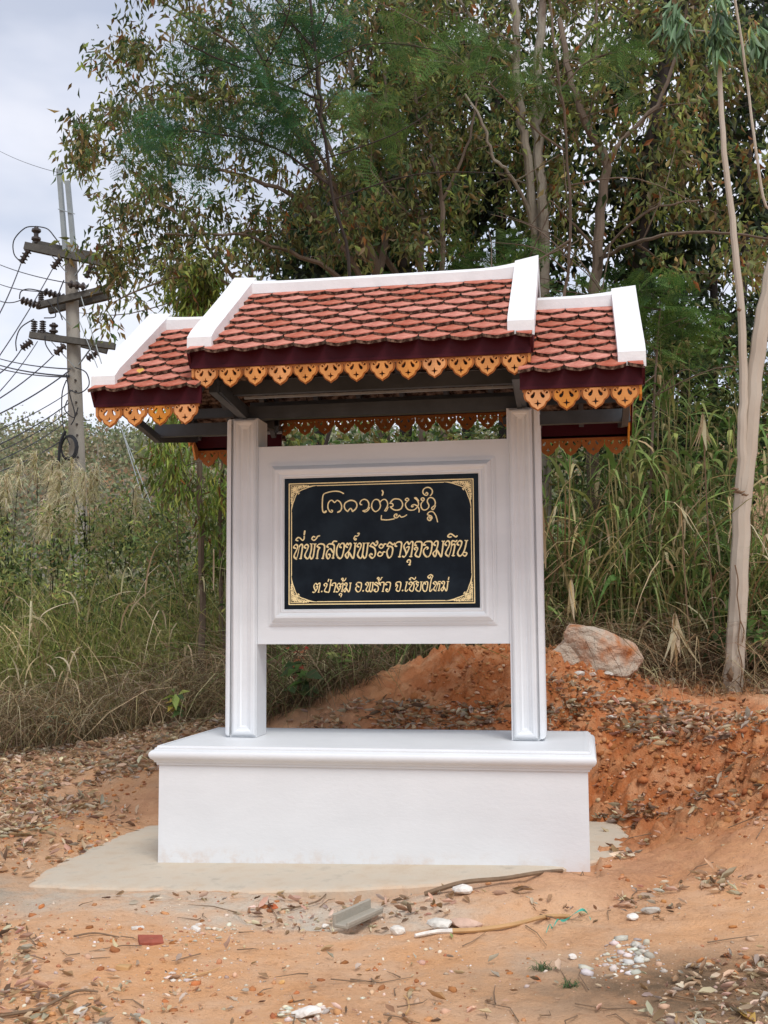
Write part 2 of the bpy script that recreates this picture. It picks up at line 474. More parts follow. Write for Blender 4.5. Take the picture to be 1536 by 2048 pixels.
def axis_steps(lo, hi, step, far_lo, far_hi, grow=1.09):
    a = list(np.arange(lo, hi + 1e-6, step)); s = step; x = hi
    while x < far_hi: s *= grow; x += s; a.append(x)
    s = step; x = lo; b = []
    while x > far_lo: s *= grow; x -= s; b.append(x)
    return np.array(b[::-1] + a)
gx = axis_steps(-3.4, 4.4, .026, -420, 420)
gy = axis_steps(-3.4, 5.0, .026, -420, 520)
X, Y = np.meshgrid(gx, gy)
Z = ground_h(X, Y)
nx, ny = len(gx), len(gy)
def gfast(x, y):
    i = np.clip(np.searchsorted(gx, x) - 1, 0, nx - 2); j = np.clip(np.searchsorted(gy, y) - 1, 0, ny - 2)
    fx = (x - gx[i]) / (gx[i + 1] - gx[i]); fy = (y - gy[j]) / (gy[j + 1] - gy[j])
    return (Z[j, i] * (1 - fx) + Z[j, i + 1] * fx) * (1 - fy) + (Z[j + 1, i] * (1 - fx) + Z[j + 1, i + 1] * fx) * fy
def on_ground(u, v):
    u = np.atleast_1d(np.asarray(u, float)); v = np.atleast_1d(np.asarray(v, float))
    rd = FW[None] + RT[None] * ((u - 768) / F)[:, None] + UP[None] * ((1024 - v) / F)[:, None]
    hit = np.full(len(u), 40.)
    done = np.zeros(len(u), bool)
    for d in np.concatenate([np.arange(3, 12, .04), np.arange(12, 40, .2)]):
        P = CAM[None] + rd * d
        k = (~done) & (P[:, 2] < gfast(P[:, 0], P[:, 1]))
        hit[k] = d - .02; done |= k
        if done.all(): break
    P = CAM[None] + rd * hit[:, None]
    P[:, 2] = gfast(P[:, 0], P[:, 1])
    return P
idx = np.arange(nx * ny).reshape(ny, nx)
Fc = np.stack([idx[:-1, :-1], idx[:-1, 1:], idx[1:, 1:], idx[1:, :-1]], -1).reshape(-1, 4)
xf, yf = X.ravel(), Y.ravel()
def hum_mask(x, y):
    """where dead leaves and humus cover the soil (0..1)"""
    a = smooth01((y - 1.9 + .35 * fbm(x, y, .8, 3) * 2 + .16 * (x + 1)) / 1.6) * (x < 0) * smooth01((-x + .0) / 1.2)
    b = smooth01((y - 4.0 + fbm(x, y, .9, 3)) / 1.2)
    c = .55 * np.exp(-(((x - 2.35) / .75) ** 2 + ((y + 2.5) / .7) ** 2)) + .5 * np.exp(-(((x - 1.9) / .45) ** 2 + ((y + 1.9) / .3) ** 2))
    c = c + .75 * np.exp(-(((x - 1.55) / .75) ** 2 + ((y + 2.05) / .38) ** 2))
    d = .45 * np.exp(-(((x + 2.6) / .7) ** 2 + ((y - .4) / 1.5) ** 2)) + .5 * np.exp(-(((x + 2.2) / .5) ** 2 + ((y + .9) / .4) ** 2))
    e = .3 * np.exp(-(((x - 2.3) / .8) ** 2 + ((y - .9) / .45) ** 2))
    return np.clip(a + b + c + d + e, 0, 1)
red = hum_mask(xf, yf)
red = np.maximum(red, smooth01((np.hypot(xf, yf) - 9) / 3) * .9)
green = np.exp(-((yf + .92 + .06 * xf) / .36) ** 2) * smooth01((1.1 - xf) / .8) * smooth01((xf + 2.6) / .5) * .95 + .5 * np.exp(-(((xf - 1.15) / .25) ** 2 + ((yf + 1.75) / .2) ** 2))
green = green + .6 * np.exp(-(((xf + .2) / .7) ** 2 + ((yf + 1.25) / .16) ** 2))
blue = np.exp(-(((xf - 2.4) / 1.9) ** 2 + ((yf - 1.7) / 1.2) ** 2)) + np.exp(-(((xf - .6) / 1.5) ** 2 + ((yf - 2.9) / 1.3) ** 2)) + .5 * np.exp(-(((xf + 1.8) / .8) ** 2 + ((yf - 1.7) / .5) ** 2))
blue = blue + .35 * smooth01((xf - .2) / .8) * smooth01((yf + 1.0) / .6)
mask = np.stack([red, np.clip(green, 0, 1), np.clip(blue, 0, 1)], 1)
tag(build('ground', np.stack([xf, yf, Z.ravel()], 1), Fc, SOIL, col=mask, smooth=True, attr='mask'), kind='structure')

# concrete slab under the sign: irregular poured edge
def slab_mat():
    m = SLABM.copy(); m.name = 'dusty_concrete'; t = m.node_tree; p = t.nodes['Principled BSDF']
    src = p.inputs['Base Color'].links[0].from_socket
    a = N(t, 'ShaderNodeAttribute'); a.attribute_name = 'rim'
    g = N(t, 'ShaderNodeTexCoord'); n = N(t, 'ShaderNodeTexNoise'); n.inputs['Scale'].default_value = 5; n.inputs['Detail'].default_value = 8; n.inputs['Roughness'].default_value = .7
    t.links.new(g.outputs['Object'], n.inputs['Vector'])
    q = N(t, 'ShaderNodeMath'); q.operation = 'MULTIPLY_ADD'; q.inputs[1].default_value = 2.2; q.inputs[2].default_value = -1.35
    t.links.new(n.outputs['Fac'], q.inputs[0])
    ad = N(t, 'ShaderNodeMath'); ad.operation = 'ADD'; ad.use_clamp = True
    t.links.new(q.outputs[0], ad.inputs[0]); t.links.new(a.outputs['Fac'], ad.inputs[1])
    mx = N(t, 'ShaderNodeMix'); mx.data_type = 'RGBA'
    t.links.new(ad.outputs[0], mx.inputs[0]); t.links.new(src, mx.inputs[6]); mx.inputs[7].default_value = (.60, .42, .28, 1)
    t.links.new(mx.outputs[2], p.inputs['Base Color'])
    return m
def slab():
    out = [(-1.88, 1.30), (-1.93, .9), (-1.95, .35), (-1.93, -.2), (-1.86, -.56), (-1.5, -.63), (-1.0, -.645), (-.5, -.66), (0, -.60), (.46, -.46),
           (.85, -.28), (1.17, .0), (1.42, .3), (1.55, .7), (1.53, 1.1), (1.47, 1.5), (.6, 1.5), (-.6, 1.48)]
    P = []
    for i in range(len(out)):
        a, b = out[i], out[(i + 1) % len(out)]
        for k in range(8):
            t = k / 8
            x = a[0] * (1 - t) + b[0] * t; y = a[1] * (1 - t) + b[1] * t
            j = .022 * (rnd.random() - .5) * 2
            P.append((x + j, y + j * .8))
    n = len(P); V = []; Fs = []
    cx, cy = -.15, .45
    rings = [(1, -.10), (1.0, -.016), (.990, -.004), (.955, .002), (.90, .004), (.80, .004)]
    rim = [.75, .6, .42, .2, .08, 0]
    for (s, dz) in rings:
        for (x, y) in P:
            xx = cx + (x - cx) * s; yy = cy + (y - cy) * s
            V.append((xx, yy, slab_z(xx) + dz))
    for r in range(len(rings) - 1):
        for i in range(n):
            j = (i + 1) % n
            Fs.append((r * n + i, r * n + j, (r + 1) * n + j, (r + 1) * n + i))
    Fs.append(tuple((len(rings) - 1) * n + i for i in range(n)))
    for f in range(len(Fs)): Fs[f] = tuple(reversed(Fs[f])) if False else Fs[f]
    return tag(build('concrete_slab', V, Fs, slab_mat(), col=np.repeat(np.array(rim), n)[:, None] * np.ones((1, 3)), attr='rim'), kind='structure')
slab()

# ================================================================== THE SIGN
SG = tag(empty('roadside_sign', (0, 0, 0)), 'white temple-style signboard on a plinth with a black plaque under a red tiled roof', 'signboard')
def Zp(z): return z + ZL

# plinth
mb = MB()
mb.box(-1.3, 1.3, 0, 1.17, -.06, Zp(-.119))
mb.add([(-1.3, 0, Zp(-.001)), (1.3, 0, Zp(-.001)), (1.3, 1.17, Zp(-.001)), (-1.3, 1.17, Zp(-.001))], [(0, 1, 2, 3)])
PLM = WHITE.copy(); PLM.name = 'white_paint_plinth'; t = PLM.node_tree; p_ = t.nodes['Principled BSDF']; src = p_.inputs['Base Color'].links[0].from_socket
g = N(t, 'ShaderNodeTexCoord'); sx_ = N(t, 'ShaderNodeSeparateXYZ'); t.links.new(g.outputs['Object'], sx_.inputs[0])
mr = N(t, 'ShaderNodeMapRange'); mr.inputs[1].default_value = .0; mr.inputs[2].default_value = .13; mr.inputs[3].default_value = .75; mr.inputs[4].default_value = .0; t.links.new(sx_.outputs['Z'], mr.inputs[0])
nn = N(t, 'ShaderNodeTexNoise'); nn.inputs['Scale'].default_value = 9; nn.inputs['Detail'].default_value = 8; nn.inputs['Roughness'].default_value = .7; t.links.new(g.outputs['Object'], nn.inputs['Vector'])
m2 = N(t, 'ShaderNodeMapRange'); m2.inputs[1].default_value = .48; m2.inputs[2].default_value = .72; t.links.new(nn.outputs['Fac'], m2.inputs[0])
ml = N(t, 'ShaderNodeMath'); ml.operation = 'MULTIPLY'; t.links.new(mr.outputs[0], ml.inputs[0]); t.links.new(m2.outputs[0], ml.inputs[1])
mc = N(t, 'ShaderNodeMix'); mc.data_type = 'RGBA'; t.links.new(ml.outputs[0], mc.inputs[0]); t.links.new(src, mc.inputs[6]); mc.inputs[7].default_value = (.55, .40, .28, 1)
t.links.new(mc.outputs[2], p_.inputs['Base Color'])
plinth = mb.build('plinth', PLM, SG)
prof = [(-.004, -.119), (.010, -.117), (.013, -.108), (.013, -.103), (.022, -.100), (.025, -.091), (.030, -.086), (.041, -.078), (.049, -.064), (.051, -.052), (.048, -.040),
        (.038, -.029), (.026, -.024), (.022, -.021), (.022, -.014), (.013, -.011), (.010, -.007), (.008, -.001), (-.02, .0005)]
mb = MB(); k = len(prof); vs = []
for (sx, sy) in ((-1, -1), (1, -1), (1, 1), (-1, 1)):
    for (o, z) in prof:
        vs.append((sx * (1.3 + o), (-o if sy < 0 else 1.17 + o), Zp(z)))
fs = []
for c in range(4):
    n = (c + 1) % 4
    for i in range(k - 1): fs.append((c * k + i, n * k + i, n * k + i + 1, c * k + i + 1))
mb.add(vs, fs)
mb.build('plinth_moulding', WHITE, plinth, smooth=True)

# posts with framed mouldings on the front and on the outer face
PX0, PX1, PY0, PY1, PH = .833, 1.011, .518, .746, 2.118
pprof = [(0, 0), (0, .012), (.006, .022), (.016, .028), (.026, .027), (.036, .019), (.041, .015), (.045, .016), (.049, .011), (.053, .012), (.058, .005), (.064, .003), (.066, 0)]
for s in (-1, 1):
    a, b = sorted((s * PX0, s * PX1))
    mb = MB(); mb.box(a, b, PY0, PY1, Zp(.001), Zp(PH))
    post = mb.build('post', WHITE, SG)
    mb = MB(); frame_mold(mb, (a, PY0, ZL), (1, 0, 0), (0, 0, 1), (0, -1, 0), .012, b - a - .004 if s < 0 else b - a - .012, .012, PH - .006, pprof)
    mb.build('front_moulding', WHITE, post, smooth=True)
    mb = MB(); frame_mold(mb, (s * PX1, PY0, ZL), (0, 1, 0), (0, 0, 1), (s, 0, 0), -.018, PY1 - PY0 - .01, .012, PH - .006,
                          [(d * 1.05, h * 1.25) for d, h in pprof])
    mb.build('side_moulding', WHITE, post, smooth=True)
    mb = MB(); frame_mold(mb, (a, PY1, ZL), (1, 0, 0), (0, 0, 1), (0, 1, 0), .012, b - a - .012, .012, PH - .006, pprof)
    mb.build('back_moulding', WHITE, post, smooth=True)

# panel between the posts
mb = MB(); mb.box(-PX0 + .001, PX0 - .001, .532, .735, Zp(.606), Zp(1.922))
panel = mb.build('panel', WHITE, SG)
fp = [(0, 0), (0, .010), (.010, .011), (.011, .017), (.021, .018), (.023, .024), (.030, .030), (.040, .043), (.050, .050), (.060, .049), (.070, .040), (.077, .030), (.082, .027),
      (.088, .030), (.097, .028), (.101, .020), (.106, .018), (.108, .004)]
PFX0, PFX1, PFZ0, PFZ1 = -.752, .752, .728, 1.807
mb = MB(); frame_mold(mb, (0, .532, ZL), (1, 0, 0), (0, 0, 1), (0, -1, 0), PFX0, PFX1, PFZ0, PFZ1, fp)
mb.build('plaque_frame', WHITE, panel, smooth=True)

# plaque, its border lines, corner scrolls and lettering
PLQ = .512
mb = MB(); mb.box(-.6435, .6435, PLQ, .533, Zp(.8345), Zp(1.6985))
plaque = mb.build('plaque', BLACK, SG)
def P2(u, v): p = on_y(u, v, PLQ); return (p[0], p[2])
_layer = [0]
def ribbon(mb, pts, w0, w1=None, nib=None, closed=False, taper=None):
    """flat raised stroke on the plaque. pts in (x, z) metres; width w0..w1 by direction (broad nib)"""
    w1 = w1 or w0
    n = len(pts)
    P = [np.array(p, float) for p in pts]
    def wid(d, i):
        w = w0 + (w1 - w0) * abs(d[0] * sin(nib) - d[1] * cos(nib)) if nib is not None else w1
        if taper: w *= taper(i / max(n - 1, 1))
        return w
    _layer[0] = (_layer[0] + 1) % 400
    for i in range(n - 1):
        a, b = P[i], P[i + 1]; d = b - a; L = np.hypot(*d)
        if L < 1e-6: continue
        d = d / L; q = np.array([-d[1], d[0]])
        wa, wb = wid(d, i) / 2, wid(d, i + 1) / 2
        y = PLQ - .0022 - .000004 * (_layer[0] + i * 3 % 97)
        vs = [(a + q * wa), (a - q * wa), (b - q * wb), (b + q * wb)]
        mb.add([(v[0], y, v[1]) for v in vs] + [(v[0], PLQ + .001, v[1]) for v in vs],
               [(0, 1, 2, 3), (0, 4, 5, 1), (1, 5, 6, 2), (2, 6, 7, 3), (3, 7, 4, 0)])
    for i in range(n):
        r = wid((P[min(i + 1, n - 1)] - P[max(i - 1, 0)]) / (np.hypot(*(P[min(i + 1, n - 1)] - P[max(i - 1, 0)])) + 1e-9), i) / 2
        y = PLQ - .0024 - .000004 * (_layer[0] + i * 5 % 89)
        vs = [(P[i][0] + r * cos(t * pi / 4), y, P[i][1] + r * sin(t * pi / 4)) for t in range(8)]
        mb.add(vs, [tuple(range(8))])
MPP = 1.2870 / 390.                                # metres on the plaque per photo pixel
def strokes(mb, ox, oy, sc, L, w0, w1, nib=.45, curve=False, taper=None):
    for st in L:
        ww0, ww1 = w0, w1
        if isinstance(st, tuple): ww, st = st; ww0 = ww1 = ww
        pts = [(ox + x / sc, oy + y / sc) for x, y in st]
        if len(pts) > 2: pts = catmull(pts, 5 if curve else 3)
        pts = [P2(*p) for p in pts]
        if len(pts) == 1: pts = [pts[0], (pts[0][0] + .002, pts[0][1] + .002)]
        ribbon(mb, pts, ww0 / sc * MPP, ww1 / sc * MPP, nib, taper=taper)
def foot(x0, y, x1): return (34, [(x0 + 14, y - 5), ((x0 + x1) / 2, y + 6), (x1 - 14, y - 5)])
# first line, northern Thai script
mb = MB()
strokes(mb, 636, 970, 12, [
    [(615, 205), (520, 160), (390, 150), (230, 180), (130, 235), (107, 400), (110, 600), (145, 662), (195, 650), (195, 622), (165, 640)],
    [(322, 604), (350, 615), (338, 650), (290, 640), (243, 560), (245, 450), (290, 380), (345, 372), (400, 420), (460, 370), (530, 410), (568, 500), (550, 600), (475, 648)],
    [(572, 560), (530, 635), (470, 656)],
    (32, [(660, 425), (740, 380), (820, 370), (900, 405), (935, 470), (925, 540), (880, 600), (828, 635)]),
    (30, [(828, 632), (800, 570), (770, 570), (740, 600), (715, 632)]),
    (30, [(715, 635), (660, 590), (632, 520), (640, 460), (660, 430)]),
    [(1050, 472), (1020, 465), (1010, 430), (1045, 370), (1110, 345), (1180, 370), (1220, 440), (1215, 520), (1170, 590), (1090, 618)],
    [(1242, 540), (1205, 605), (1135, 645), (1080, 622)],
    [(1490, 440), (1460, 370), (1395, 345), (1330, 380), (1290, 470), (1300, 560), (1350, 625), (1400, 635), (1470, 580), (1500, 500), (1490, 430), (1530, 370), (1590, 345), (1640, 370), (1672, 440), (1660, 520), (1600, 618)],
], 23, 31, .6, True)
strokes(mb, 756, 970, 12, [
    (20, [(155, 618), (200, 622), (245, 530)]),
    (34, [(100, 135), (118, 160), (118, 200), (105, 245)]),
    (30, [(300, 420), (360, 350), (440, 332), (540, 360), (592, 460), (560, 560), (490, 600), (400, 600), (330, 560), (300, 530)]),
    (30, [(300, 525), (345, 515), (365, 480), (340, 445), (290, 440)]),
    [(668, 372), (660, 340), (700, 318), (738, 345), (720, 380), (690, 375)],
    [(733, 365), (665, 440), (670, 520), (720, 585), (800, 605), (880, 590), (945, 525), (975, 450), (940, 365), (880, 312), (920, 310), (975, 380)],
    [(850, 505), (830, 525), (805, 515), (820, 485), (870, 470), (920, 490), (965, 530), (988, 590), (985, 650)],
    [(1045, 365), (1040, 325), (1075, 308), (1112, 335), (1095, 368), (1065, 365)],
    [(1108, 360), (1040, 440), (1035, 520), (1070, 585), (1130, 600), (1200, 560), (1222, 490), (1185, 400), (1205, 330), (1260, 300), (1330, 325), (1372, 400), (1365, 480), (1290, 550), (1325, 592), (1382, 500)],
    [(1150, 205), (1165, 180), (1195, 200), (1180, 245), (1125, 240), (1078, 180), (1095, 105), (1160, 62), (1240, 65), (1300, 125), (1300, 200), (1255, 258)],
    (26, [(85, 735), (80, 825), (110, 835)]),
    [(85, 830), (200, 838), (300, 828), (390, 812)],
    [(435, 745), (455, 730), (450, 700), (410, 705), (388, 745), (410, 785), (460, 785), (495, 750), (515, 730), (560, 770), (630, 755), (690, 715)],
    [(1235, 800), (1260, 785), (1270, 815), (1235, 850), (1195, 825), (1195, 775), (1240, 765), (1285, 800), (1262, 850), (1220, 850)],
    (26, [(1300, 800), (1280, 745), (1190, 712), (1215, 660), (1270, 635), (1335, 655), (1385, 730), (1410, 800), (1430, 885)]),
], 23, 31, .6, True)
mb.build('script_line', GOLD, plaque)
# second line
mb = MB()
W0, W1 = 30, 56
strokes(mb, 580, 1055, 16, [
    [(180, 665), (118, 632), (185, 545), (248, 590), (225, 700), (130, 920), (205, 1010)],
    (22, [(205, 1010), (250, 870), (300, 620)]),
    [(300, 620), (345, 545), (405, 590), (350, 980)], foot(295, 995, 385),
    (40, [(255, 425), (190, 400), (250, 325), (320, 335), (400, 410), (450, 370), (458, 280)]), (52, [(475, 115), (458, 222)]),
    [(505, 660), (455, 620), (525, 545), (590, 590), (560, 700), (475, 900), (562, 1000), (630, 915), (685, 700), (690, 545)], foot(640, 528, 730),
    [(635, 910), (680, 1000), (745, 930), (800, 550)], foot(750, 530, 850),
    (40, [(800, 305), (745, 290), (700, 360), (765, 412), (840, 360), (885, 285), (950, 268)]),
    [(955, 650), (870, 600), (960, 525), (1110, 590), (1055, 980)], (46, [(950, 650), (898, 750), (868, 980)]), foot(825, 990, 910), foot(1005, 990, 1090),
    [(1225, 630), (1185, 610), (1220, 545), (1290, 525), (1420, 585), (1380, 970)], foot(1335, 980, 1425), (46, [(1355, 505), (1405, 440), (1495, 445)]),
    [(1370, 790), (1310, 690), (1240, 700), (1168, 830), (1180, 950), (1225, 1000), (1280, 940), (1275, 865), (1235, 860)],
], W0, W1, .75)
strokes(mb, 668, 1055, 16, [
    [(230, 640), (180, 605), (245, 510), (335, 560), (265, 925), (180, 990), (105, 910), (82, 770), (108, 620), (165, 515)],
    [(430, 630), (375, 590), (425, 505), (470, 555), (510, 505), (550, 560), (480, 740), (365, 870), (425, 980), (468, 900), (475, 790), (600, 980), (640, 910), (682, 530)], foot(630, 505, 735),
    (36, [(690, 350), (718, 372), (680, 402), (640, 350), (685, 270), (740, 280), (790, 240), (808, 185), (760, 190)]),
    [(790, 620), (735, 590), (805, 505), (870, 545), (850, 650), (755, 870), (845, 985), (908, 890), (958, 530)], foot(920, 505, 1015),
    [(915, 880), (970, 980), (1035, 910), (1088, 530)], foot(1040, 500, 1140),
    [(1345, 470), (1378, 440), (1398, 510), (1335, 580), (1240, 490), (1155, 590)], [(1155, 590), (1290, 655), (1328, 780), (1300, 920), (1220, 980), (1140, 900), (1175, 840), (1222, 862)],
], W0, W1, .75)
strokes(mb, 756, 1055, 16, [
    (42, [(145, 560), (95, 530), (35, 610), (100, 665), (165, 620), (205, 530), (260, 530)]),
    (42, [(105, 810), (50, 780), (-10, 870), (60, 920), (135, 880), (170, 785), (225, 785)]),
    [(530, 500), (480, 550), (370, 475), (300, 590), (420, 610), (475, 690), (435, 900), (355, 970), (300, 890), (290, 760), (350, 650)],
    [(600, 600), (555, 590), (560, 530), (640, 465), (760, 510), (690, 930)], foot(640, 940, 735),
    [(905, 650), (950, 620), (1000, 640), (920, 830), (850, 940), (790, 925)], [(900, 830), (885, 760), (830, 610), (870, 520), (940, 460), (1000, 540), (1055, 460), (1120, 500), (1060, 915)], foot(1000, 930, 1100),
    (40, [(955, 1110), (930, 1090), (980, 1035), (1040, 1060), (1012, 1190)]), foot(970, 1195, 1050),
    [(1230, 570), (1185, 570), (1200, 490), (1270, 455), (1410, 500), (1345, 890), (1285, 940), (1190, 870), (1270, 690), (1225, 630), (1165, 670), (1190, 705)],
], W0, W1, .75)
strokes(mb, 848, 1055, 16, [
    [(50, 560), (-10, 560), (20, 490), (110, 445), (260, 490), (205, 850), (100, 940), (10, 860), (-15, 740), (70, 630), (130, 660), (100, 700)],
    [(360, 570), (310, 530), (378, 438), (452, 475), (400, 700), (290, 820), (350, 930), (398, 850), (408, 715), (535, 920), (572, 860), (620, 460)], foot(565, 440, 675),
    [(720, 570), (670, 530), (750, 430), (820, 475), (800, 600), (690, 830), (788, 925)], (24, [(788, 925), (850, 760), (885, 560)]),
    (46, [(885, 560), (890, 460), (930, 425), (1010, 455), (1050, 420)]), [(900, 575), (935, 540), (990, 570), (930, 895)], foot(885, 905, 990),
    (44, [(870, 300), (800, 310), (762, 270), (860, 200), (1010, 300), (1060, 270)]),
    [(1110, 560), (1060, 520), (1130, 425), (1210, 460), (1180, 600), (1075, 820), (1165, 915), (1290, 740), (1360, 450)], foot(1300, 420, 1415),
    (40, [(1280, 790), (1375, 820), (1320, 915), (1255, 880)]),
], W0, W1, .75)
mb.build('lettering', GOLD, plaque)
# third line
mb = MB()
W0, W1 = 24, 42
def f3(a, y, b): return (28, [(a + 10, y), (b - 10, y)])
strokes(mb, 620, 1145, 16, [
    [(190, 470), (220, 440), (252, 460), (190, 590), (130, 640), (95, 625)], [(185, 590), (125, 460), (150, 380), (195, 348), (240, 395), (285, 345), (325, 370), (275, 620)], f3(250, 630, 308),
    (44, [(372, 612)]),
    [(480, 430), (450, 385), (505, 345), (548, 380), (530, 450), (465, 590), (570, 630), (620, 590), (675, 250)], f3(640, 238, 712), (34, [(600, 218), (580, 285)]),
    [(735, 410), (690, 405), (750, 342), (828, 362), (775, 615)], f3(745, 622, 810),
    [(930, 465), (960, 432), (990, 452), (930, 570), (880, 625), (840, 612)], [(930, 560), (865, 455), (885, 380), (940, 345), (985, 392), (1030, 345), (1062, 370), (1020, 610)], f3(995, 616, 1052),
    (28, [(965, 730), (935, 710), (975, 670), (1020, 692), (990, 780)]),
    (30, [(1035, 238), (1008, 210), (1050, 180), (1070, 220), (1040, 272), (1110, 258), (1155, 182)]),
    [(1130, 400), (1100, 380), (1140, 335), (1190, 368), (1150, 485), (1080, 560), (1120, 620), (1152, 570), (1158, 500), (1235, 615), (1270, 565), (1300, 345)], f3(1262, 335, 1338),
], W0, W1, .75)
strokes(mb, 708, 1145, 16, [
    [(100, 400), (70, 385), (110, 325), (160, 320), (242, 350), (210, 560), (130, 622), (65, 560), (60, 490), (120, 435), (158, 465)],
    (44, [(290, 592)]),
    [(400, 400), (370, 370), (420, 318), (465, 345), (450, 425), (385, 555), (445, 612), (490, 555), (530, 335)], [(490, 560), (530, 615), (580, 570), (610, 335)], f3(497, 320, 560), f3(578, 320, 640),
    [(790, 300), (822, 330), (790, 370), (710, 318), (655, 372), (750, 425), (782, 490), (760, 590), (700, 615), (640, 560), (690, 532)],
    (30, [(780, 210), (745, 190), (775, 155), (812, 190), (780, 250), (850, 235), (875, 175), (905, 160)]),
    [(850, 400), (832, 370), (880, 320), (968, 338), (920, 600)], f3(892, 606, 958),
    [(1050, 390), (1010, 382), (1030, 330), (1080, 310), (1170, 342), (1130, 560), (1080, 615), (1025, 572), (1040, 525), (1078, 545)],
    [(1370, 380), (1335, 370), (1380, 308), (1500, 325), (1465, 560), (1415, 602), (1350, 550), (1400, 430), (1360, 400), (1335, 440)],
], W0, W1, .75)
strokes(mb, 804, 1145, 16, [
    (44, [(15, 580)]),
    [(160, 315), (105, 550), (140, 600), (188, 550)], f3(120, 305, 195),
    [(260, 380), (220, 355), (285, 300), (330, 345), (300, 425), (235, 530), (310, 602), (360, 560), (390, 385), (345, 335), (415, 290), (468, 272)],
    (32, [(280, 235), (235, 215), (310, 162), (400, 222), (438, 155)]),
    [(530, 330), (490, 300), (458, 345), (482, 390), (520, 405), (440, 530), (530, 602), (590, 560), (620, 325)], f3(582, 302, 660),
    [(755, 372), (730, 342), (780, 293), (828, 332), (790, 565), (725, 602), (670, 540), (660, 425), (712, 305)],
    [(895, 155), (918, 135), (905, 180), (860, 178), (832, 125), (910, 72), (988, 118), (940, 225), (888, 560), (930, 592), (968, 535)],
    [(1040, 372), (1000, 338), (1060, 290), (1105, 335), (1080, 405), (1015, 530), (1082, 592)], (16, [(1082, 592), (1135, 400)]), (32, [(1135, 400), (1165, 300), (1240, 292)]), [(1160, 372), (1212, 362), (1175, 575)], f3(1145, 582, 1208),
    [(1300, 352), (1260, 330), (1320, 283), (1365, 322), (1320, 450), (1250, 530), (1290, 588), (1328, 530), (1335, 450), (1410, 582), (1442, 535), (1470, 295)], f3(1435, 287, 1510),
    (34, [(1500, 152), (1485, 228)]),
], W0, W1, .75)
mb.build('lettering', GOLD, plaque)
# double border lines, the inner one broken by corner scrolls
mb = MB()
bx0, bz1 = P2(577, 970); bx1, bz0 = P2(948.5, 1203)
bx0, bx1 = -.612, .612; bz0, bz1 = Zp(.866), Zp(1.664)
lw = .0065
ribbon(mb, [(bx0, bz0), (bx1, bz0)], lw); ribbon(mb, [(bx0, bz1), (bx1, bz1)], lw); ribbon(mb, [(bx0, bz0), (bx0, bz1)], lw); ribbon(mb, [(bx1, bz0), (bx1, bz1)], lw)
g = .016; cx, cz = .19, .19
for z in (bz0 + g, bz1 - g): ribbon(mb, [(bx0 + cx, z), (bx1 - cx, z)], .0055)
for x in (bx0 + g, bx1 - g): ribbon(mb, [(x, bz0 + cz), (x, bz1 - cz)], .0055)
mb.build('border_line', GOLD, plaque)
for sx in (-1, 1):
    for sz in (-1, 1):
        mb = MB()
        X0 = (bx0 if sx < 0 else bx1) - sx * .011; Z0 = (bz0 if sz < 0 else bz1) - sz * .011
        def q(a, b): return (X0 - sx * a, Z0 - sz * b)
        for sw in (0, 1):
            def qq(a, b): return q(a, b) if not sw else q(b, a)
            for (a, r, ph) in ((.016, .010, 0), (.040, .010, 1.5), (.064, .0085, 3), (.086, .007, 4.5), (.106, .006, 1), (.03, .007, 2), (.052, .006, 0)):
                b0 = max(.10 * (1 - a / .125) ** 1.5 * .32, .004)
                pts = [qq(a + r * (1 - t / 9) * cos(ph + t * .8), b0 + r * (1 - t / 9) * sin(ph + t * .8)) for t in range(9)]
                ribbon(mb, pts, .0042)
            ribbon(mb, [qq(.118, .012), qq(.15, .006), qq(.178, .003)], .011, taper=lambda t: 1 - .8 * t)
            ribbon(mb, [qq(.055, .040), qq(.075, .030), qq(.10, .022), qq(.12, .014)], .006)
            for t in range(9):
                a = .024 + t * .0115; hgt = .036 * (1 - (a / .135)) ** .8
                ribbon(mb, [qq(a, .003), qq(a + .006, hgt * .5), qq(a - .003, hgt), qq(a + .004, hgt * 1.1)], .0042)
            ribbon(mb, [qq(.0, .002), qq(.06, .002), qq(.11, .003)], .004)
        for t in range(5):
            a = .012 + t * .009
            ribbon(mb, [q(a, a), q(a + .012, a + .002), q(a + .002, a + .012), q(a, a)], .004)
        ribbon(mb, [q(.03, .05), q(.045, .045), q(.05, .03)], .006)
        mb.build('corner_scroll', GOLD, plaque)

# ------------------------------------------------------------------ roof
TILE_T = .019
def tile_mesh(wid, half=0):
    h = wid / 2
    o = [(0, -.008), (.016, -.001), (.030, .006), (.038, .015), (.056, .026), (.064, .038), (h - .012, .052), (h - .005, .068), (h - .001, .094), (h - .001, .24)]
    if half == 0: ring = [(-x, y) for x, y in o[::-1]] + o[1:]
    elif half < 0: ring = [(0, .24)] + o            # right half only
    else: ring = [(-x, y) for x, y in o[::-1]] + [(0, .24)]
    n = len(ring)
    V = [(x, y, TILE_T) for x, y in ring] + [(x, y, 0) for x, y in ring]
    Fs = [tuple(range(n)), tuple(range(2 * n - 1, n - 1, -1))] + [(i, i + n, (i + 1) % n + n, (i + 1) % n) for i in range(n)]
    a = sum(ring[i][0] * ring[(i + 1) % n][1] - ring[(i + 1) % n][0] * ring[i][1] for i in range(n))
    if a < 0: Fs = [f[::-1] for f in Fs]
    me = bpy.data.meshes.new('tile')
    me.from_pydata(V, [], Fs); me.update()
    me.materials.append(TILE); me.materials.append(TILE_E)
    me.polygons.foreach_set('material_index', np.array([0, 1] + [1] * n, np.int32))
    return me

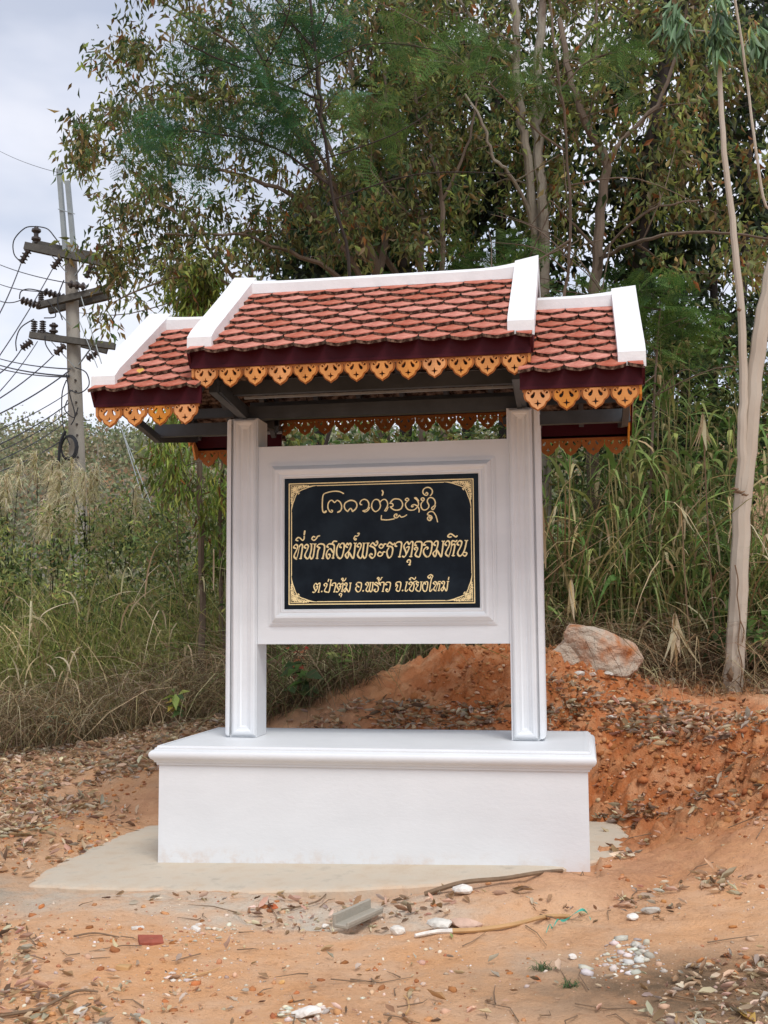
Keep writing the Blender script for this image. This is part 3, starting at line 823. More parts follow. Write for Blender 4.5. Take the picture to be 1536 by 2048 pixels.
def slope_basis(ye, ze, yr, zr, front=True):
    """matrix columns: across, up the slope, outward normal"""
    dy, dz = (yr - ye), (zr - ze)
    L = math.hypot(dy, dz)
    s = Vector((0, dy / L, dz / L)); x = Vector((1, 0, 0)) if front else Vector((-1, 0, 0))
    n = x.cross(s)
    return x, s, n, L

def roof_tiles(parent, x0, x1, ye, ze, yr, zr, rows, expo, front, cols):
    x, s, n, L = slope_basis(ye, ze, yr, zr, front)
    wid = (x1 - x0) / cols
    full, hl, hr = tile_mesh(wid), tile_mesh(wid, 1), tile_mesh(wid, -1)
    tilt = math.atan2(.036, .24)
    xc = (x0 + x1) / 2
    bulk = MB()
    for r in range(rows):
        odd = r % 2 == 0
        items = [(c * wid + wid / 2, full) for c in range(cols)] if not odd else [(c * wid, full) for c in range(1, cols)] + [(0, hr), (cols * wid, hl)]
        for (a, me) in items:
            ja = rnd.uniform(-.004, .004); js = rnd.uniform(-.008, .008); rot = rnd.uniform(-.03, .03)
            aa = a - (x1 - x0) / 2
            org = Vector((xc, ye, ze)) + x * (aa + ja) + s * (-.072 + r * expo + js) + n * (.014 + rnd.uniform(0, .007))
            sx = (s * cos(tilt) - n * sin(tilt)); nn = (n * cos(tilt) + s * sin(tilt))
            cr_, sr_ = cos(rot), sin(rot)
            X_ = x * cr_ + sx * sr_; Y_ = sx * cr_ - x * sr_
            Mx = Matrix(((X_.x, Y_.x, nn.x, org.x), (X_.y, Y_.y, nn.y, org.y), (X_.z, Y_.z, nn.z, org.z), (0, 0, 0, 1)))
            if front:
                o = bpy.data.objects.new('tile', me); COL.objects.link(o); o.parent = parent; o.matrix_local = Mx
            else:
                b = len(bulk.V)
                bulk.V += [tuple(Mx @ v.co) for v in me.vertices]
                for p in me.polygons:
                    bulk.F.append(tuple(b + i for i in p.vertices)); bulk.mi.append(p.material_index)
    if not front:
        tag(bulk.build('back_tiles', parent=parent, mats=[TILE, TILE_E]), kind='stuff')

# carved pendant: palmette with two drops and a four-point star cut through it
def curve_mesh(splines, ext, name):
    cu = bpy.data.curves.new(name, 'CURVE'); cu.dimensions = '2D'; cu.fill_mode = 'BOTH'; cu.extrude = ext
    for S in splines:
        sp = cu.splines.new('POLY'); sp.points.add(len(S) - 1)
        for p, (a, b) in zip(sp.points, S): p.co = (a, b, 0, 1)
        sp.use_cyclic_u = True
    ob = bpy.data.objects.new(name, cu); COL.objects.link(ob)
    dg = bpy.context.evaluated_depsgraph_get()
    me = bpy.data.meshes.new_from_object(ob.evaluated_get(dg))
    bpy.data.objects.remove(ob); bpy.data.curves.remove(cu)
    return me
def mir(h): return h + [(-x, y) for x, y in h[::-1]]
PO = [(0, .004), (.030, .004), (.036, -.004), (.040, -.012), (.047, -.014), (.052, -.008), (.052, .002), (.062, .000), (.070, -.012), (.073, -.028), (.070, -.046), (.060, -.060), (.049, -.067),
      (.043, -.080), (.034, -.094), (.018, -.104), (.006, -.112), (0, -.117)]
PO = [(x, y) for x, y in PO]
outer = PO[:-1] + [(0, -.117)] + [(-x, y) for x, y in PO[1:-1][::-1]]
outer = catmull(outer + [outer[0]], 2)[:-1]
def drop(sx):
    return [(sx * a, b) for a, b in [(.014, -.018), (.020, -.014), (.024, -.022), (.034, -.030), (.036, -.040), (.028, -.046), (.020, -.040), (.016, -.030)]]
star = []
for i in range(8):
    r = .018 if i % 2 == 0 else .0062
    star.append((r * .95 * sin(i * pi / 4), -.076 + r * cos(i * pi / 4)))
curl = lambda s_: [(s_ * .046 + .0085 * cos(t * pi / 3) , -.016 + .0075 * sin(t * pi / 3)) for t in range(6)]
pend_back = curve_mesh([outer, drop(1), drop(-1), star, curl(1), curl(-1)], .005, 'pendant_rim')
inner = [(x * .86, (y + .055) * .88 - .055) for x, y in outer]
def grow(S, k):
    cx = sum(p[0] for p in S) / len(S); cy = sum(p[1] for p in S) / len(S)
    return [(cx + (x - cx) * k, cy + (y - cy) * k) for x, y in S]
pend_face = curve_mesh([inner, grow(drop(1), 1.2), grow(drop(-1), 1.2), grow(star, 1.2), grow(curl(1), 1.15), grow(curl(-1), 1.15)], .004, 'pendant_face')
def merge_meshes(parts, name, mats):
    V = []; Fs = []; mi = []
    for k, (me, dz) in enumerate(parts):
        b = len(V); V += [(v.co.x, v.co.y, v.co.z + dz) for v in me.vertices]
        for p in me.polygons:
            Fs.append(tuple(b + i for i in p.vertices)); mi.append(k)
    me = bpy.data.meshes.new(name); me.from_pydata(V, [], Fs); me.update()
    for m in mats: me.materials.append(m)
    me.polygons.foreach_set('material_index', np.array(mi, np.int32))
    return me
PEND = merge_meshes([(pend_back, 0), (pend_face, .0085)], 'carved_pendant', [ORANGE_E, ORANGE])

def pendants(parent, x0, x1, y, ztop, n, front):
    p = (x1 - x0) / n
    for i in range(n):
        o = bpy.data.objects.new('carved_pendant', PEND); COL.objects.link(o); o.parent = parent
        sc = p / .148
        s = 1 if front else -1
        X_ = Vector((s, 0, 0)); Y_ = Vector((0, 0, 1)); Z_ = Vector((0, -s, 0))
        rz = rnd.uniform(-.015, .015)
        Mx = Matrix(((X_.x * sc, 0, 0, x0 + (i + .5) * p), (0, 0, -s, y), (0, sc * .97, 0, ztop + rnd.uniform(-.002, .002)), (0, 0, 0, 1)))
        o.matrix_local = Mx

YR, YE = .624, -.318
def make_roof(name, x0, x1, ze, zr, cols, nbat, npend, cap0, cap1, vL, vR, hornL, hornR):
    """x0..x1 tiled width; verges where vL / vR"""
    x, s, n, L = slope_basis(YE, ze, YR, zr)
    YB = 2 * YR - YE
    # part: the batten grid under the tiles
    mb = MB()
    for (ye, sg) in ((YE, 1), (YB, -1)):
        x_, s_, n_, L_ = slope_basis(ye, ze, YR, zr, sg > 0)
        E = Vector((0, ye, ze))
        for k in range(nbat):
            a = E + s_ * (.05 + k * (L_ - .1) / (nbat - 1)) - n_ * .004
            mb.bar(a + Vector((x0 + .01, 0, 0)), a + Vector((x1 - .01, 0, 0)), .03, .02, n_)
    roof = mb.build(name, STEEL2, SG)
    expo = (L - .03) / 9
    roof_tiles(roof, x0 + .012, x1 - .012, YE, ze, YR, zr, 9, expo, True, cols)
    roof_tiles(roof, x0 + .012, x1 - .012, YB, ze, YR, zr, 9, expo, False, cols)
    # rafters
    mb = MB()
    nr = max(2, int(round((x1 - x0) / .32)))
    for i in range(nr + 1):
        xx = x0 + .06 + (x1 - x0 - .12) * i / nr
        for ye in (YE, YB):
            a = Vector((xx, ye, ze)); b = Vector((xx, YR, zr)); d = (b - a).normalized()
            mb.bar(a + d * .09 - Vector((0, 0, .055)), b - Vector((0, 0, .06)), .035, .06)
    mb.build('rafter', STEEL, roof)
    # white ridge capping, curving up to the horns at the verges
    mb = MB(); K = 24; vs = []
    hw = .085
    for i in range(K + 1):
        xx = cap0 + (cap1 - cap0) * i / K
        up = 0
        if vR: up += (hornR + .02) * max(0, 1 - (x1 - xx) / .42) ** 2
        if vL: up += (hornL + .015) * max(0, 1 - (xx - x0) / .42) ** 2
        zb = zr - hw * (zr - ze) / (YR - YE)
        vs += [(xx, YR - hw, zb + .02), (xx, YR - hw, zb + .085 + up * .6), (xx, YR - hw + .028, zr + .052 + up), (xx, YR + hw - .028, zr + .052 + up), (xx, YR + hw, zb + .085 + up * .6), (xx, YR + hw, zb + .02)]
    fs = []
    for i in range(K):
        for j in range(5): fs.append((i * 6 + j, (i + 1) * 6 + j, (i + 1) * 6 + j + 1, i * 6 + j + 1))
    fs += [tuple(range(6))[::-1], tuple(K * 6 + j for j in range(6))]
    mb.add(vs, fs)
    mb.build('ridge_cap', WHITE2, roof)
    # white verge strips with square lower ends
    for sd, on in ((-1, vL), (1, vR)):
        if not on: continue
        xo = x0 - .006 if sd < 0 else x1 + .006
        xi = xo - sd * .155
        mb = MB(); S = 14
        for ye, sg in ((YE, 1), (YB, -1)):
            x_, s_, n_, L_ = slope_basis(ye, ze, YR, zr, sg > 0)
            vs = []
            for i in range(S + 1):
                t = i / S; a = Vector((0, ye, ze)) + s_ * (.012 + (L_ - .012) * t)
                horn = (hornL if sd < 0 else hornR) * max(0, t - .55) ** 2 / .2025
                th = .082
                bz = a - Vector((0, 0, .004)); top = a + Vector((0, 0, th / abs(n_.z)))
                if i == 0: top = a + Vector((0, 0, .085)); 
                vs += [(xo, bz.y, bz.z), (xo, top.y, top.z + horn), (xi, top.y, top.z + horn * .25), (xi, bz.y, bz.z + .012)]
            fs = []
            for i in range(S):
                for j in range(4):
                    f = (i * 4 + j, i * 4 + (j + 1) % 4, (i + 1) * 4 + (j + 1) % 4, (i + 1) * 4 + j)
                    fs.append(f)
            fs += [(3, 2, 1, 0), tuple(S * 4 + j for j in range(4))]
            mb.add(vs, fs)
        mb.build('verge_strip', WHITE2, roof)
        # maroon bargeboard and carved edging below the verge
        mb = MB()
        for ye, sg in ((YE, 1), (YB, -1)):
            a = Vector((xo - sd * .018, ye + sg * .01, ze - .055)); b = Vector((xo - sd * .018, YR, zr - .055))
            mb.bar(a, b, .018, .10)
        mb.build('bargeboard', MAROON, roof)
        mb = MB()
        for ye, sg in ((YE, 1), (YB, -1)):
            x_, s_, n_, L_ = slope_basis(ye, ze, YR, zr, sg > 0)
            for k in range(7):
                c = Vector((xo - sd * .034, ye + sg * .02, ze - .10)) + s_ * (k * .155)
                V8 = [c, c + s_ * .15, c + s_ * .145 - Vector((0, 0, .055)), c + s_ * .115 - Vector((0, 0, .085)), c + s_ * .075 - Vector((0, 0, .12)), c + s_ * .035 - Vector((0, 0, .085)), c + s_ * .005 - Vector((0, 0, .055))]
                m_ = len(V8)
                A = [v - Vector((.007, 0, 0)) for v in V8] + [v + Vector((.007, 0, 0)) for v in V8]
                mb.add(A, [tuple(range(m_)), tuple(range(2 * m_ - 1, m_ - 1, -1))] + [(i, i + m_, (i + 1) % m_ + m_, (i + 1) % m_) for i in range(m_)])
        mb.build('gable_edging', ORANGE, roof)
    # maroon eaves boards front and back with a bead, carved pendants below
    for ye, sg in ((YE, 1), (YB, -1)):
        a, b = sorted((ye + sg * .018, ye + sg * .036))
        mb = MB()
        mb.box(x0 + .016, x1 - .016, a, b, ze - .096, ze + .010)
        mb.box(x0 + .016, x1 - .016, a - (.007 if sg > 0 else 0), b + (.007 if sg < 0 else 0), ze - .101, ze - .083)
        fb = mb.build('eaves_board', MAROON, SG)
        mb = MB()
        yy = (a + b) / 2 + sg * .002
        mb.box(x0 + .03, x1 - .03, yy - .006, yy + .006, ze - .116, ze - .098)
        eb = mb.build('pendant_rail', ORANGE_E, fb)
        pendants(fb, x0 + .035, x1 - .035, yy - sg * .002, ze - .105, npend, sg > 0)
    return roof

ZE, ZR = Zp(2.383), Zp(3.02)
WE, WR = Zp(2.17), Zp(2.80)
make_roof('main_roof', -1.03, 1.05, ZE, ZR, 11, 5, 13, -.90, .92, True, True, .012, .04)
make_roof('wing_roof', -1.645, -.93, WE, WR, 4, 5, 4, -1.52, -.93, True, False, .012, 0)
make_roof('wing_roof', .95, 1.67, WE, WR, 4, 5, 4, .95, 1.54, False, True, 0, .018)

# steel frame that carries the roofs, each member a part
def member(a, b, w, h, m=STEEL, name='steel_beam'):
    mb = MB(); mb.bar(a, b, w, h); mb.build(name, m, SG)
Hp = Zp(PH)
member((-1.60, .632, Hp - .045), (-PX1 - .03, .632, Hp - .045), .05, .085)
member((PX1 + .03, .632, Hp - .055), (1.62, .632, Hp - .055), .05, .085)
member((-1.02, .600, Hp + .046), (1.02, .600, Hp + .046), .06, .088)
member((-1.02, .26, Hp + .150), (1.02, .26, Hp + .150), .05, .09)
member((-1.02, .98, Hp + .150), (1.02, .98, Hp + .150), .05, .09)
member((-1.02, -.05, Hp + .235), (1.02, -.05, Hp + .235), .04, .06)
member((-1.02, 1.30, Hp + .20), (1.02, 1.30, Hp + .20), .04, .06)
member((-1.02, .624, ZR - .14), (1.02, .624, ZR - .14), .05, .08)
for s in (-1, 1):
    member((s * .94, .56, Hp + .045), (s * .94, -.10, Hp + .10), .05, .09)
    member((s * .94, .70, Hp + .045), (s * .94, 1.36, Hp + .10), .05, .09)
    member((s * .92, .63, Hp + .09), (s * .92, .63, ZR - .18), .045, .045)
    member((s * .92, -.05, Hp + .09), (s * .92, .58, Hp + .012), .03, .05)
    for yy, zz in ((.02, WE + .13), (1.23, WE + .13), (.624, WR - .13)):
        member((s * .90, yy, zz), (s * 1.60, yy, zz), .04, .07)
    member((s * 1.585, .63, Hp - .10), (s * 1.585, 1.40, WE - .03), .04, .05)
    member((s * 1.585, .63, Hp - .10), (s * 1.585, -.14, WE - .03), .04, .05)
    member((s * 1.585, .632, Hp - .01), (s * 1.585, .632, WR - .16), .04, .04)
    member((s * .80, .86, Hp - .02), (s * .92, 1.30, Hp + .17), .03, .05)
for xx in (-.62, -.31, 0, .31, .62):
    member((xx, .63, Hp + .09), (xx, .63, ZR - .18), .03, .03)
for xx in (-.45, .12, .70):
    member((xx, .28, Hp + .02), (xx, .28, Hp + .105), .03, .012, STEEL2, 'steel_bracket')
member((-.86, .30, Hp + .095), (.96, .30, Hp + .095), .02, .014, STEEL2, 'steel_angle')

# ================================================================== VEGETATION TOOLS
def inpoly(u, v, poly):
    n = len(poly); r = np.zeros(len(u), bool)
    for i in range(n):
        x1, y1 = poly[i]; x2, y2 = poly[(i + 1) % n]
        c = ((y1 > v) != (y2 > v)) & (u < (x2 - x1) * (v - y1) / ((y2 - y1) or 1e-9) + x1)
        r ^= c
    return r
def sample(poly, d0, d1, n, rg=RG):
    us = [p[0] for p in poly]; vs = [p[1] for p in poly]
    out = []
    while len(out) < n:
        u = rg.uniform(min(us), max(us), n * 2); v = rg.uniform(min(vs), max(vs), n * 2)
        k = inpoly(u, v, poly)
        for a, b in zip(u[k], v[k]): out.append(pt(a, b, rg.uniform(d0, d1)))
    return np.array(out[:n])
def rots(D, rg=RG, up=None, roll=None):
    """rotation matrices whose y column is D, with a random (or given) roll"""
    D = D / np.linalg.norm(D, axis=1, keepdims=True)
    h = rg.normal(size=D.shape) if up is None else np.broadcast_to(np.array(up, float), D.shape) + rg.normal(size=D.shape) * (roll or 0)
    Xc = np.cross(D, h); Xc /= np.linalg.norm(Xc, axis=1, keepdims=True) + 1e-9
    Zc = np.cross(Xc, D)
    return np.stack([Xc, D, Zc], 2)
def scatter(name, T, Tf, P, R, S, C, m, parent=None, smooth=False):
    """copies of a small template joined into one mesh. S: (n,) or (n,3); C: (n,3)"""
    S = np.asarray(S)
    if S.ndim == 1: S = S[:, None]
    n = len(P); k = len(T)
    V = np.einsum('nij,nkj->nki', R, T[None] * S[:, None, :]) + P[:, None]
    Fc = (np.array(Tf)[None] + (np.arange(n) * k)[:, None, None]).reshape(-1, len(Tf[0]))
    return build(name, V.reshape(-1, 3), Fc, m, parent, col=np.repeat(C, k, 0), smooth=smooth)
# leaf, unit length along +y, unit width
LT = np.array([(0, 0, 0), (-.5, .42, .10), (0, .5, -.05), (.5, .42, .10), (0, 1, -.16)])
LF = [(0, 2, 1), (0, 3, 2), (1, 2, 4), (2, 3, 4)]
def palette(n, cols, wts, var=.25, rg=RG):
    cols = np.array(cols); wts = np.array(wts, float)
    c = cols[rg.choice(len(cols), n, p=wts / wts.sum())]
    return np.clip(c * rg.uniform(1 - var, 1 + var, (n, 1)) * rg.uniform(.92, 1.08, (n, 3)), 0, 1)

OLIVE, DKGREEN, GREEN, YGREEN = (.19, .215, .070), (.07, .12, .042), (.12, .21, .05), (.30, .36, .09)
BROWN, OCHRE, RUST, STRAW, PALE, GREY = (.21, .155, .080), (.27, .19, .07), (.30, .12, .04), (.50, .42, .25), (.62, .54, .36), (.25, .23, .17)
BLACKG = (.018, .030, .014)  # near black: shade of the canopy gaps put into back leaf colour

def leaves_at(ends, dirs, per, spread, L, W, pal, wts, droop, rg):
    n = len(ends) * per
    E = np.repeat(ends, per, 0); Dr = np.repeat(dirs, per, 0)
    back = rg.uniform(-.55, .12, (n, 1))
    P = E + Dr * back * spread * 2.2 + rg.normal(size=(n, 3)) * spread * .42
    D = rg.normal(size=(n, 3)) * .6 + Dr * .35 + np.array([0, 0, -droop])
    s = rg.uniform(.65, 1.2, n)
    S = np.stack([W * s, L * s, L * s], 1)
    # every cluster leans to one tone
    c = palette(n, pal, wts, .3, rg) * np.repeat(rg.uniform(.5, 1.5, (len(ends), 1)), per, 0)
    return P, rots(D, rg), S, c

def tree(name, label, cat, limbs, ends, bark, per=34, spread=.2, L=.11, W=.036, pal=(OLIVE,), wts=(1,), droop=.8, seed=1, group=None, tw=.016, crown_mat=None, jit=None, twigs=14):
    """limbs: [(points, r0, r1)], ends: where the leaf clusters sit. Twigs grow from the nearest wood to each cluster."""
    rg = np.random.RandomState(seed)
    base = limbs[0][0][0]
    root = tag(empty(name, base), label, cat, group)
    off = np.array(base)
    mb = MB()
    sk = []
    for pts, r0, r1 in limbs:
        c = np.array(catmull([np.array(p) for p in pts], 5))
        j = rg.normal(size=c.shape) * min(r0 * .28, .012) * (1 if jit is None else jit); j[0] = 0; c = c + j
        n = len(c)
        rr = [r0 + (r1 - r0) * (i / (n - 1)) ** .8 for i in range(n)]
        mb.tube(c - off, rr, 9 if r0 > .05 else 6)
        for p, r in zip(c[2:], rr[2:]): sk.append((*p, r))
    sk = np.array(sk)
    dirs = []
    if len(ends):
        d0 = np.array([np.min(((sk[:, :3] - e) ** 2).sum(1)) for e in ends])
        order = np.argsort(d0)
        D = {}
        for i in order:
            e = ends[i]
            q = ((sk[:, :3] - e) ** 2).sum(1) + np.maximum(0, sk[:, 2] - e[2] + .1) ** 2 * 1.5
            k = int(np.argmin(q)); a = sk[k, :3]; ra = sk[k, 3]
            v = e - a; Ln = np.linalg.norm(v)
            if Ln < .06: D[i] = v / (Ln + 1e-6); continue
            mid = a + v * .5 + np.array([0, 0, .12 * Ln]) + rg.normal(size=3) * .06 * Ln
            C = np.array(catmull([a, mid, e], 3))
            r0 = min(ra * .7, tw * (.5 + .5 * min(Ln, 2)))
            rr = np.linspace(r0, max(.0025, r0 * .35), len(C))
            mb.tube(C - off, rr, 4, cap=False)
            sk = np.vstack([sk, np.column_stack([C[1:], rr[1:]])])
            D[i] = (e - C[-2]) / (np.linalg.norm(e - C[-2]) + 1e-6)
        dirs = np.array([D[i] for i in range(len(ends))])
    # bare arching twigs
    sel = sk[(sk[:, 3] > .006) & (sk[:, 2] > base[2] + 2.6)]
    for i in range(twigs if len(sel) else 0):
        a = sel[rg.randint(len(sel))]; v = rg.normal(size=3) * np.array([1, .7, .5]) + np.array([0, 0, .5]); v *= rg.uniform(.6, 1.5) / np.linalg.norm(v)
        q = catmull([a[:3], a[:3] + v * .5 + rg.normal(size=3) * .07, a[:3] + v + rg.normal(size=3) * .12 - np.array([0, 0, .1])], 4)
        mb.tube([p - off for p in q], np.linspace(.008, .003, len(q)), 4, cap=False)
    mb.build('trunk', bark, root, smooth=True)
    if len(ends):
        P, R, S, c = leaves_at(ends, dirs, per, spread, L, W, pal, wts, droop, rg)
        scatter('crown', LT, LF, P - off, R, S, c, crown_mat or LEAF, root)
    return root

def pl(*q, d=None):
    """polyline through photo directions; each point (u, v, distance) or (u, v) with one shared distance"""
    return [pt(*(p if len(p) == 3 else (*p, d))) for p in q]
def ground_at_px(u, d):
    p = pt(u, 1240, d); return np.array([p[0], p[1], gz(p[0], p[1]) - .08])

# ================================================================== TREES
LPAL, LW = (OLIVE, BROWN, OCHRE, DKGREEN, YGREEN, RUST), (6, 2.3, 1.6, 4, 1.0, .3)
RS = np.random.RandomState
# broad many-stemmed tree whose crown fills the upper left
b0 = ground_at_px(800, 12.6)
limbs = [([b0, *pl((770, 900, 12.6), (755, 560, 12.5), (700, 440, 12.3), (610, 300, 12.2), (540, 160, 12.2), (500, 20, 12.3))], .085, .03),
         (pl((770, 620, 12.6), (700, 520, 12.4), (600, 400, 12.2), (480, 350, 12.0), (340, 325, 11.9)), .045, .012),
         (pl((765, 660, 12.6), (660, 540, 12.3), (560, 500, 12.1), (470, 470, 11.9), (330, 470, 11.7)), .04, .01),
         (pl((760, 700, 12.6), (560, 620, 12.2), (465, 552, 12.0), (380, 450, 11.8), (290, 380, 11.8)), .035, .010),
         (pl((755, 600, 12.6), (770, 400, 12.8), (720, 250, 13.0), (700, 100, 13.2), (690, -40, 13.3)), .05, .02),
         (pl((700, 440, 12.3), (600, 250, 12.0), (450, 200, 11.9), (300, 200, 11.8)), .03, .01),
         (pl((610, 300, 12.2), (500, 120, 12.2), (380, 40, 12.1), (290, -20, 12.1)), .025, .01),
         (pl((800, 560, 12.9), (690, 380, 13.1), (640, 200, 13.3), (640, 20, 13.4)), .04, .015),
         (pl((560, 640, 12.2), (440, 560, 11.9), (330, 560, 11.7), (240, 600, 11.6)), .022, .008)]
poly1 = [(255, -60), (245, 60), (205, 115), (215, 190), (150, 235), (135, 270), (165, 330), (190, 380), (205, 430), (170, 490), (180, 560), (215, 610), (300, 620), (340, 560), (450, 560), (620, 545), (760, 540), (860, 500), (900, 300), (900, -60)]
e = np.vstack([sample(poly1, 11.2, 14.2, 430, RS(21)), pl((140, 250, 11.6), (175, 120, 11.8), (190, 95, 11.8), (130, 320, 11.5), (235, 85, 11.9), (160, 285, 11.6), (150, 500, 11.6), (200, 640, 11.5), (225, 655, 11.5), (255, 40, 12), (330, -30, 12))])
tree('broadleaf_tree', 'many-stemmed tree with drooping olive and brown leaves whose crown spreads left over the roof', 'tree', limbs, e, BARKB,
     per=42, spread=.20, L=.115, W=.037, pal=LPAL, wts=LW, droop=.9, seed=31)

# pale twin-stemmed tree behind the main ridge
b0 = ground_at_px(1085, 12.4)
limbs = [([b0, *pl((1088, 900, 12.4), (1090, 570, 12.4), (1086, 400, 12.4), (1074, 250, 12.5), (1078, 100, 12.6), (1085, -60, 12.7))], .072, .045),
         ([b0 + np.array([-.05, .1, 0]), *pl((1080, 880, 12.5), (1072, 560, 12.5), (1066, 420, 12.5), (1050, 290, 12.4), (1034, 180, 12.4), (1030, 60, 12.4), (1022, -60, 12.4))], .064, .04),
         (pl((1068, 480, 12.4), (1050, 400, 12.2), (1015, 345, 12.0), (985, 310, 11.9), (960, 235, 11.8), (930, 190, 11.8)), .028, .012),
         (pl((1074, 250, 12.5), (1120, 150, 12.8), (1180, 60, 13.0), (1230, -40, 13.2)), .03, .015),
         (pl((1030, 120, 12.4), (960, 60, 12.3), (900, -30, 12.3)), .03, .012)]
poly = [(860, -60), (1200, -60), (1190, 120), (1120, 300), (1130, 480), (1040, 520), (930, 520), (860, 420)]
tree('pale_trunk_tree', 'pale grey twin trunks rising side by side behind the main roof ridge', 'tree', limbs, sample(poly, 12.3, 14.4, 105, RS(22)), BARKP,
     per=40, spread=.22, L=.12, W=.042, pal=LPAL, wts=(6, 1.6, 1.6, 3, 2.2, .3), droop=.8, seed=32)

# slim stems left of the twin trunks
b0 = ground_at_px(850, 12.0)
limbs = [([b0, *pl((845, 800, 12.0), (843, 560, 12.0), (842, 430, 12.0), (815, 330, 12.1), (780, 240, 12.2), (760, 100, 12.3))], .05, .018),
         ([b0 + np.array([.25, .1, 0]), *pl((884, 800, 12.0), (884, 560, 12.0), (885, 400, 12.0), (870, 320, 12.1), (840, 230, 12.2), (800, 60, 12.4))], .045, .015),
         (pl((878, 495, 12.0), (840, 450, 11.9), (790, 400, 11.8), (740, 340, 11.8)), .018, .008),
         (pl((885, 400, 12.0), (930, 300, 12.0), (960, 180, 12.1), (1000, 60, 12.2)), .02, .008)]
poly = [(720, -60), (980, -60), (960, 250), (930, 500), (820, 540), (740, 480)]
tree('slim_tree', 'slim brown stems rising left of the pale twin trunks behind the roof', 'tree', limbs, sample(poly, 11.9, 13.6, 80, RS(23)), BARKB,
     per=40, spread=.21, L=.12, W=.040, pal=LPAL, wts=(5, 1.6, 1.4, 4, 2.2, .2), droop=.8, seed=33)

# forked brown tree above the right wing
b0 = ground_at_px(1185, 12.0)
limbs = [([b0, *pl((1186, 800, 12.0), (1190, 570, 12.0), (1200, 450, 12.0), (1212, 330, 12.0), (1195, 290, 12.0), (1160, 220, 12.0), (1140, 150, 12.1), (1120, 40, 12.3))], .075, .03),
         (pl((1212, 345, 12.0), (1238, 285, 12.0), (1300, 225, 12.1), (1350, 120, 12.2), (1380, 0, 12.3)), .035, .015),
         (pl((1178, 262, 12.0), (1190, 170, 12.0), (1195, 60, 12.1), (1190, -40, 12.2)), .02, .01),
         (pl((1195, 520, 12.0), (1255, 490, 11.6), (1340, 468, 11.2), (1440, 465, 11.0), (1560, 480, 10.9)), .025, .012),
         (pl((1190, 560, 12.0), (1220, 490, 11.8), (1300, 420, 11.5), (1400, 400, 11.3)), .02, .008),
         (pl((1195, 500, 12.0), (1140, 440, 11.8), (1100, 400, 11.7)), .02, .008)]
poly = [(1080, -60), (1420, -60), (1560, 60), (1560, 560), (1330, 560), (1240, 500), (1120, 520), (1090, 320)]
tree('forked_tree', 'brown trunk that forks in a wide V above the right wing roof, ochre leaves', 'tree', limbs, sample(poly, 11.6, 14.2, 150, RS(24)), BARKB,
     per=40, spread=.23, L=.125, W=.046, pal=(OLIVE, BROWN, OCHRE, YGREEN, DKGREEN, RUST), wts=(6, 2.2, 2.2, 2.6, 2, .4), droop=.85, seed=34)

# thick dark trunk and the dark trees beyond
def dark_tree(label, u, d, tops, r, poly, n, dd, seed, pal=(BLACKG, DKGREEN, OLIVE), wts=(5, 3, 1), per=46, L=.2, W=.085, bark=BARKD, name='dark_tree', group='dark evergreen trees at the back', spread=.36):
    b = ground_at_px(u, d)
    limbs = [([b, *pl(*tops, d=d)], r, r * .4)]
    t0 = tops[len(tops) // 2]
    for k in range(4):
        q = rnd.choice(poly)
        limbs.append((pl((t0[0], t0[1], d), ((t0[0] + q[0]) / 2, (t0[1] + q[1]) / 2 - 20, d + .3), (q[0] * .85 + t0[0] * .15, q[1] * .85 + t0[1] * .15, d + .5)), r * .4, r * .12))
    tree(name, label, 'tree', limbs, sample(poly, *dd, n, RS(seed)), bark, per=per, spread=spread, L=L, W=W, pal=pal, wts=wts, droop=.5, seed=seed, group=group, tw=.02)
dark_tree('thick almost black trunk behind the forked brown tree above the right wing roof', 1272, 14.2, [(1274, 900), (1276, 580), (1292, 430), (1308, 250), (1330, 100), (1345, -60)], .14,
          [(1180, 100), (1420, -60), (1480, 200), (1420, 560), (1300, 640), (1200, 560)], 70, (14, 16.5), 41)
dark_tree('dark evergreen tree whose leaves fill the gap just above the left end of the ridge', 640, 16.5, [(640, 900), (650, 600), (660, 480), (650, 380)], .10,
          [(560, 430), (640, 400), (760, 330), (780, 560), (600, 600), (555, 520)], 60, (15.5, 18), 42)
dark_tree('dark evergreen tree behind the slim brown stems over the middle of the ridge', 800, 15.8, [(812, 900), (815, 600), (800, 400), (790, 250), (780, 100)], .11,
          [(740, 150), (900, 120), (980, 300), (960, 620), (760, 620), (700, 400)], 66, (15, 17.5), 43)
dark_tree('dark evergreen tree filling the gap right behind the pale twin trunks', 1010, 15.8, [(1010, 900), (1005, 600), (1000, 400), (990, 200), (985, 60)], .12,
          [(900, 60), (1060, 0), (1180, 200), (1180, 660), (1000, 660), (930, 500)], 72, (15, 17.5), 44)
dark_tree('dark tree with a slim trunk seen between the forked tree and the eucalyptus', 1425, 16.0, [(1428, 900), (1430, 660), (1425, 500), (1415, 300), (1405, 60)], .085,
          [(1300, 60), (1540, 40), (1570, 300), (1520, 560), (1380, 640), (1290, 500)], 46, (15.5, 18.5), 45)
dark_tree('dark slim trunk seen just right of the eucalyptus fork at the right edge', 1488, 15.6, [(1486, 900), (1486, 700), (1490, 500), (1500, 300), (1510, 60)], .08,
          [(1440, 0), (1640, 0), (1660, 400), (1600, 700), (1470, 620)], 36, (15, 18), 46)
dark_tree('low dark green tree standing behind the reeds right of the roof', 1370, 14.5, [(1370, 1000), (1372, 800), (1375, 660)], .07,
          [(1240, 560), (1400, 600), (1600, 580), (1600, 900), (1300, 1100), (1100, 900), (1100, 620)], 110, (13.6, 16), 47, wts=(4, 4, 2), L=.16, W=.06)
